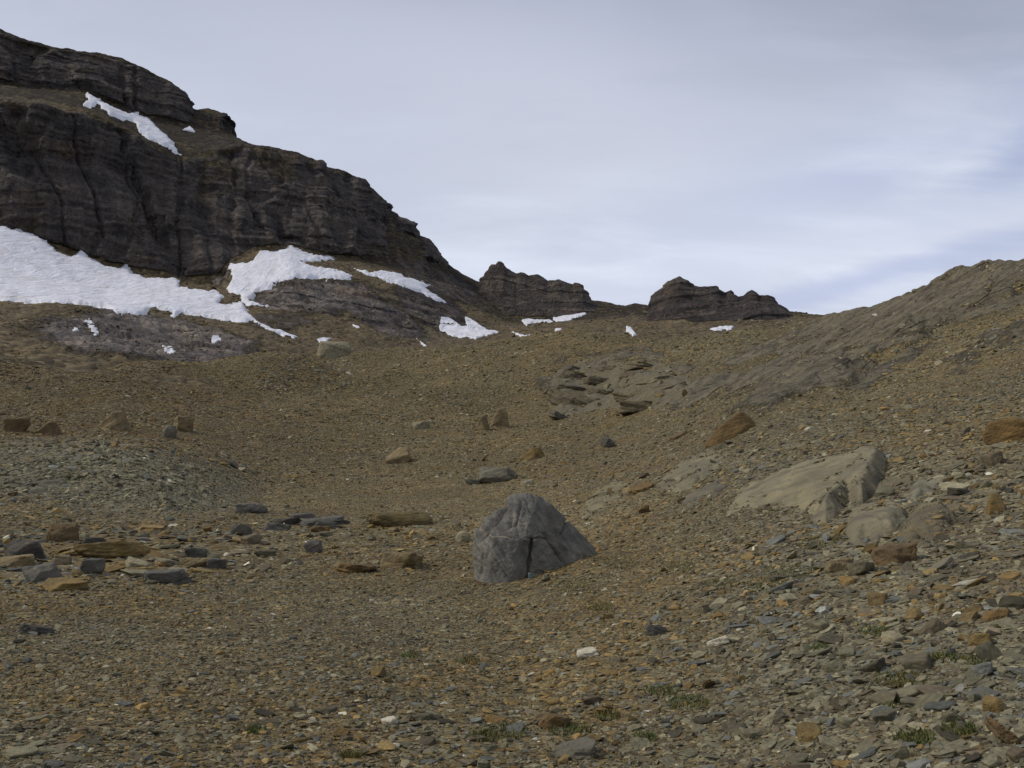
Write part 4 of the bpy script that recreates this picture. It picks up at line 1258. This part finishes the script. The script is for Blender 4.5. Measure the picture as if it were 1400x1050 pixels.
pos[mslot], nor[mslot] = MP[mr_, mcl], MNn[mr_, mcl]
dist = np.linalg.norm(pos - np.array(CAM), axis=1)
spx = s_px[ri, ci] * np.clip(np.exp(rng.normal(0, 0.50, NS)) * np.where(rng.random(NS) < 0.004, 2.0, 1.0), 0.35, 3.8)
spx[mslot] = 2.0 * np.clip(np.exp(rng.normal(0, 0.45, NM)) * np.where(rng.random(NM) < 0.02, 2.2, 1.0), 0.4, 5.0)
# loose flakes lying on the bedrock slabs too
SV, SN = np.concatenate(SLAB_V), np.concatenate(SLAB_N)
nse = fbm(SV[:, 0] / 0.9, SV[:, 1] / 0.9, SV[:, 2] / 0.9, 3, 0.6, 77) + np.where(SV[:, 0] < 0, 0.45, 0.0)
pr = np.clip(nse - 0.12, 0, 1)
NX = 4200
pk = rng.choice(len(SV), NX, p=pr / pr.sum())
slot = rng.choice(NS - NM, NX, replace=False)
far_ok = (GD[ri[slot], ci[slot]] > 0)
pos[slot], nor[slot] = SV[pk], SN[pk] * np.sign(SN[pk][:, 2:3] + 1e-6)
dist[slot] = np.linalg.norm(SV[pk] - np.array(CAM), axis=1)
spx[slot] = 5.0 * np.clip(np.exp(rng.normal(0, 0.5, NX)), 0.4, 3.0)
sqx, sqy = project(pos[slot])
size = spx * dist / F
cols = zone[ri, ci].copy()
cols[mslot] = mz[mr_, mcl]
spx_x, spx_y = ccx[ri, ci].copy(), ccy[ri, ci].copy()
spx_x[slot], spx_y[slot] = sqx, sqy
spx_x[mslot], spx_y[mslot] = mcx[mr_, mcl], mcy[mr_, mcl]
# colours of the debris
PALETTE = np.array([(0.150, 0.134, 0.090), (0.190, 0.166, 0.110), (0.165, 0.114, 0.048), (0.110, 0.110, 0.102), (0.118, 0.092, 0.062), (0.068, 0.058, 0.040), (0.190, 0.122, 0.046), (0.40, 0.37, 0.30)])
rightw = smoothstep(800, 1150, spx_x) * smoothstep(560, 640, spx_y)
moundw = blob(spx_x, spx_y, 140, 655, 200, 48, 0.1, 0.3)
bandw = blob(spx_x, spx_y, 150, 765, 280, 48, 0, 0.5)
redw = blob(spx_x, spx_y, 120, 560, 330, 60, 0, 0.5)
wts = np.stack([0.30 + 0.26 * rightw + 0.5 * moundw, 0.10 + 0.06 * rightw + 0.12 * moundw, 0.22 - 0.10 * rightw - 0.20 * moundw + 0.1 * bandw, 0.08 + 0.05 * rightw + 0.08 * moundw + 0.30 * bandw,
                0.15 + 0.10 * rightw - 0.08 * moundw, 0.10 + 0.07 * rightw, 0.10 - 0.05 * rightw - 0.07 * moundw + 0.08 * bandw + 0.06 * redw, 0.010 + 0 * rightw], 1)
wts = np.cumsum(np.maximum(wts, 0.002), 1)
# rock types vary from place to place
ptc = fbm(pos[:, 0] / 3.0, pos[:, 1] / 3.0, 0 * dist, 3, 0.55, 131)
ptc2 = fbm(pos[:, 0] / (2 + 0.15 * dist), pos[:, 1] / (2 + 0.15 * dist), 0 * dist + 5, 2, 0.55, 137)
incr = np.diff(np.concatenate([np.zeros((NS, 1)), wts], 1), axis=1)
incr[:, 2] *= np.clip(1 + 2.4 * ptc, 0.1, 3); incr[:, 6] *= np.clip(1 + 2.8 * ptc, 0.1, 3); incr[:, 0] *= np.clip(1 - 1.4 * ptc, 0.3, 2); incr[:, 3] *= np.clip(1 + 2.5 * ptc2, 0.1, 3); incr[:, 4] *= np.clip(1 - 2.0 * ptc2, 0.2, 3)
wts = np.cumsum(incr, 1)
kidx = (rng.random(NS)[:, None] * wts[:, -1:] > wts).sum(1)
pc = PALETTE[kidx]
mixw = (np.where(spx > 11, 0.95, 0.72) - 0.27 * smoothstep(35, 80, dist) * (spx < 7))[:, None]
cols = cols * (1 - mixw) + pc * mixw
cols *= np.exp(rng.normal(0, 0.26, NS))[:, None] * np.array([1.0, 1.015, 0.93])
cols[mslot] *= 0.72
a_ = size * 0.5 * rng.uniform(0.8, 1.35, NS)
b_ = a_ * rng.uniform(0.5, 0.9, NS)
blocky = rng.random(NS) < 0.16
c_ = a_ * np.where(blocky, rng.uniform(0.4, 0.65, NS), rng.uniform(0.10, 0.26, NS))
pos = pos + nor * (c_ * 0.25)[:, None]
# orientation: lie on the slope, turned at random, tilted a little (shingled)
yaw = rng.uniform(0, 2 * math.pi, NS)
til = rng.normal(0, 0.20, NS) * np.where(rng.random(NS) < 0.12, 2.6, 1.0)
zax = nor.copy()
ref = np.stack([np.cos(yaw), np.sin(yaw), 0 * yaw], 1)
xax = ref - (ref * zax).sum(1, keepdims=True) * zax
xax /= np.linalg.norm(xax, axis=1, keepdims=True)
yax = np.cross(zax, xax)
ct_, st_ = np.cos(til)[:, None], np.sin(til)[:, None]
xr, zr = xax * ct_ - zax * st_, xax * st_ + zax * ct_
# R columns: xr, yax, zr -> XYZ euler
ey = np.arcsin(np.clip(-xr[:, 2], -1, 1))
ex = np.arctan2(yax[:, 2], zr[:, 2])
ez = np.arctan2(xr[:, 1], xr[:, 0])
eul = np.stack([ex, ey, ez], 1)
vid = rng.integers(0, NV, NS)
# the 300 stones that show largest are things of their own
sx_, sy_ = project(pos)
vis = (sx_ > 4) & (sx_ < 1396) & (sy_ > 440) & (sy_ < 1046)
inb = np.zeros(NS, bool)
for b in BOULDERS:
    inb |= (sx_ > b[0][0] - 2) & (sx_ < b[0][2] + 2) & (sy_ > b[0][1] - 2) & (sy_ < b[0][3] + 1)
inb |= (sx_ > 640) & (sx_ < 820) & (sy_ > 675) & (sy_ < 795)
shown = np.where(vis & ~inb, np.sqrt(a_ * b_) / dist, 0)
order = np.argsort(-shown)
big = order[:300]
keep = np.ones(NS, bool)
keep[big] = False
CN = ['grey', 'pale grey', 'ochre', 'blue-grey', 'purple-brown', 'dark brown', 'orange', 'whitish']
ANCH = [(725, 740, 'the big grey boulder'), (980, 876, 'the bright white stone'), (532, 987, 'the white flat chip'), (804, 893, 'the thin white sliver'), (898, 861, 'the smooth blue-grey plate'), (1220, 873, 'the pale pointed slab'),
        (1340, 876, 'the ochre block'), (1360, 690, 'the upright ochre block'), (1200, 820, 'the rounded ochre stone'), (1146, 773, 'the tan flat slab'), (1222, 758, 'the brown hollowed rock'), (1286, 771, 'the steep grey slab'),
        (1056, 981, 'the raised pale slab'), (1108, 1004, 'the flat ochre stone'), (785, 1028, 'the wide grey slab'), (757, 988, 'the orange slab in the moss'), (50, 861, 'the lone dark stone'), (154, 751, 'the broad ochre slab'),
        (548, 766, 'the half buried tan slab'), (230, 790, 'the long blue-grey slab'), (1000, 585, 'the large orange-brown boulder'), (1160, 660, 'the smooth pale hump'), (1375, 590, 'the orange-brown block'), (876, 666, 'the orange flat slab'),
        (485, 776, 'the orange shard bed'), (86, 730, 'the rust-faced boulder'), (544, 710, 'the mossy ochre ledge'), (1375, 1002, 'the leaning brown slab')]


def beside(x, y):
    ax, ay, nm = min(ANCH, key=lambda q: math.hypot(q[0] - x, 1.6 * (q[1] - y)))
    dx, dy = x - ax, 1.6 * (y - ay)
    far = 'well ' if math.hypot(dx, dy) > 110 else ''
    if abs(dx) > 2.2 * abs(dy):
        return far + ('right of ' if dx > 0 else 'left of ') + nm
    if abs(dy) > 2.2 * abs(dx):
        return far + ('below ' if dy > 0 else 'above ') + nm
    return far + ('below and ' if dy > 0 else 'above and ') + ('right of ' if dx > 0 else 'left of ') + nm


used_labels = set()
for i in big:
    o = bpy.data.objects.new('stone', proto_me[(vid[i] // 3) * 3 + 2 if c_[i] / a_[i] > 0.38 and (vid[i] // 3) * 3 + 2 < NV else vid[i]])
    scene.collection.objects.link(o)
    o.location = pos[i]
    o.rotation_euler = eul[i]
    o.scale = (a_[i], b_[i], c_[i])
    o.color = (*cols[i], 1)
    shape = 'blocky' if c_[i] / a_[i] > 0.38 else 'narrow flat' if b_[i] / a_[i] < 0.62 else 'broad flat'
    if abs(til[i]) > 0.42:
        shape = 'tilted ' + shape
    lab = f'{shape} {CN[kidx[i]]} stone {beside(sx_[i], sy_[i])}'
    if lab in used_labels:
        ln = 'turned end-on' if abs(xr[i, 1]) > 0.85 else 'lying crosswise' if abs(xr[i, 0]) > 0.85 else 'lying askew'
        lab = f'{shape} {CN[kidx[i]]} stone, {ln}, {beside(sx_[i], sy_[i])}'
    if lab in used_labels:
        lab = lab.replace(shape, 'smaller ' + shape, 1)
    if lab in used_labels:
        lab = lab.replace('smaller ', 'smallest ', 1)
    if len(lab.split()) > 16:
        lab = lab.replace('well ', '', 1)
    used_labels.add(lab)
    o['label'] = lab
    o['category'] = 'stone'
    o['group'] = 'larger loose stones of the scree'

ids = np.nonzero(keep)[0]
me = bpy.data.meshes.new('scree')
me.vertices.add(len(ids))
me.vertices.foreach_set('co', pos[ids].astype(np.float32).ravel())
set_attr(me, 'rot', eul[ids], 'FLOAT_VECTOR')
set_attr(me, 'scl', np.stack([a_, b_, c_], 1)[ids], 'FLOAT_VECTOR')
set_attr(me, 'col', cols[ids], 'FLOAT_COLOR')
set_attr(me, 'vid', vid[ids], 'INT')
scree = link('scree', me, None, label='countless small flat stones of slate and limestone covering the slopes', category='scree', kind='stuff')
gt = bpy.data.node_groups.new('scree_scatter', 'GeometryNodeTree')
gt.interface.new_socket('Geometry', in_out='INPUT', socket_type='NodeSocketGeometry')
gt.interface.new_socket('Geometry', in_out='OUTPUT', socket_type='NodeSocketGeometry')
gi, go = gt.nodes.new('NodeGroupInput'), gt.nodes.new('NodeGroupOutput')
jn = gt.nodes.new('GeometryNodeGeometryToInstance')
for po in reversed(protos):
    ob = gt.nodes.new('GeometryNodeObjectInfo')
    ob.inputs['Object'].default_value = po
    gt.links.new(ob.outputs['Geometry'], jn.inputs[0])
def nattr(nm, typ):
    nd = gt.nodes.new('GeometryNodeInputNamedAttribute')
    nd.data_type = typ
    nd.inputs[0].default_value = nm
    return next(s for s in nd.outputs if s.enabled and s.name == 'Attribute')
ip = gt.nodes.new('GeometryNodeInstanceOnPoints')
er = gt.nodes.new('FunctionNodeEulerToRotation')
gt.links.new(nattr('rot', 'FLOAT_VECTOR'), er.inputs[0])
gt.links.new(gi.outputs[0], ip.inputs['Points'])
gt.links.new(jn.outputs[0], ip.inputs['Instance'])
ip.inputs['Pick Instance'].default_value = True
gt.links.new(nattr('vid', 'INT'), ip.inputs['Instance Index'])
gt.links.new(er.outputs[0], ip.inputs['Rotation'])
gt.links.new(nattr('scl', 'FLOAT_VECTOR'), ip.inputs['Scale'])
gt.links.new(ip.outputs[0], go.inputs[0])
md = scree.modifiers.new('scatter', 'NODES')
md.node_group = gt

# ------------------------------------------------------------------ moss and short grass between the stones
def grass_material():
    m, t = new_mat('alpine_grass')
    co = t.n('ShaderNodeTexCoord').outputs['Object']
    c = t.ramp(t.noise(co, 2.5, 4, 0.6).outputs[0], [(0.35, (0.120, 0.095, 0.026)), (0.5, (0.105, 0.104, 0.030)), (0.65, (0.075, 0.100, 0.030))])
    finish(t, c, 0.85, None, 0.2)
    return m


TUFTS = [(1078, 782, 34), (1040, 800, 26), (1120, 745, 30), (1150, 735, 22), (1195, 865, 22), (1120, 886, 14), (905, 945, 26), (940, 962, 30), (690, 1002, 34), (660, 1008, 22), (780, 1000, 30), (1230, 932, 36), (1215, 960, 26),
         (1138, 965, 20), (480, 1035, 16), (560, 897, 14), (780, 800, 30), (760, 775, 22), (850, 770, 26), (820, 830, 20), (1250, 1010, 30), (1330, 905, 24), (985, 800, 24), (930, 775, 22), (1000, 690, 16), (830, 980, 20), (640, 905, 16),
         (1290, 900, 20), (1050, 700, 14), (1310, 1000, 26), (880, 1010, 18), (350, 1000, 14)]
gv, gf = [], []
for (tx, ty, tr) in TUFTS:
    for _ in range(int(tr * 9)):
        r_ = tr * math.sqrt(random.random())
        th = random.random() * 2 * math.pi
        loc, nr = cast(tx + r_ * math.cos(th), ty + 0.33 * r_ * math.sin(th), ground)
        if loc is None:
            continue
        h = random.uniform(0.012, 0.035) * (1.2 if loc.length > 8 else 1.0)
        wdt = random.uniform(0.003, 0.006)
        ang = random.random() * 2 * math.pi
        side = Vector((math.cos(ang), math.sin(ang), 0)) * wdt
        lean = Vector((random.uniform(-1, 1), random.uniform(-1, 1), 0)) * h * 0.7
        b0 = len(gv)
        base = loc + Vector((0, 0, 0.004))
        gv += [(base - side)[:], (base + side)[:], (base + lean + Vector((0, 0, h)))[:]]
        gf.append((b0, b0 + 1, b0 + 2))
me = mesh_from_arrays('grass', np.array(gv), np.array(gf), False)
link('grass', me, grass_material(), label='sparse short green and yellow grass between the stones', category='grass', kind='stuff')
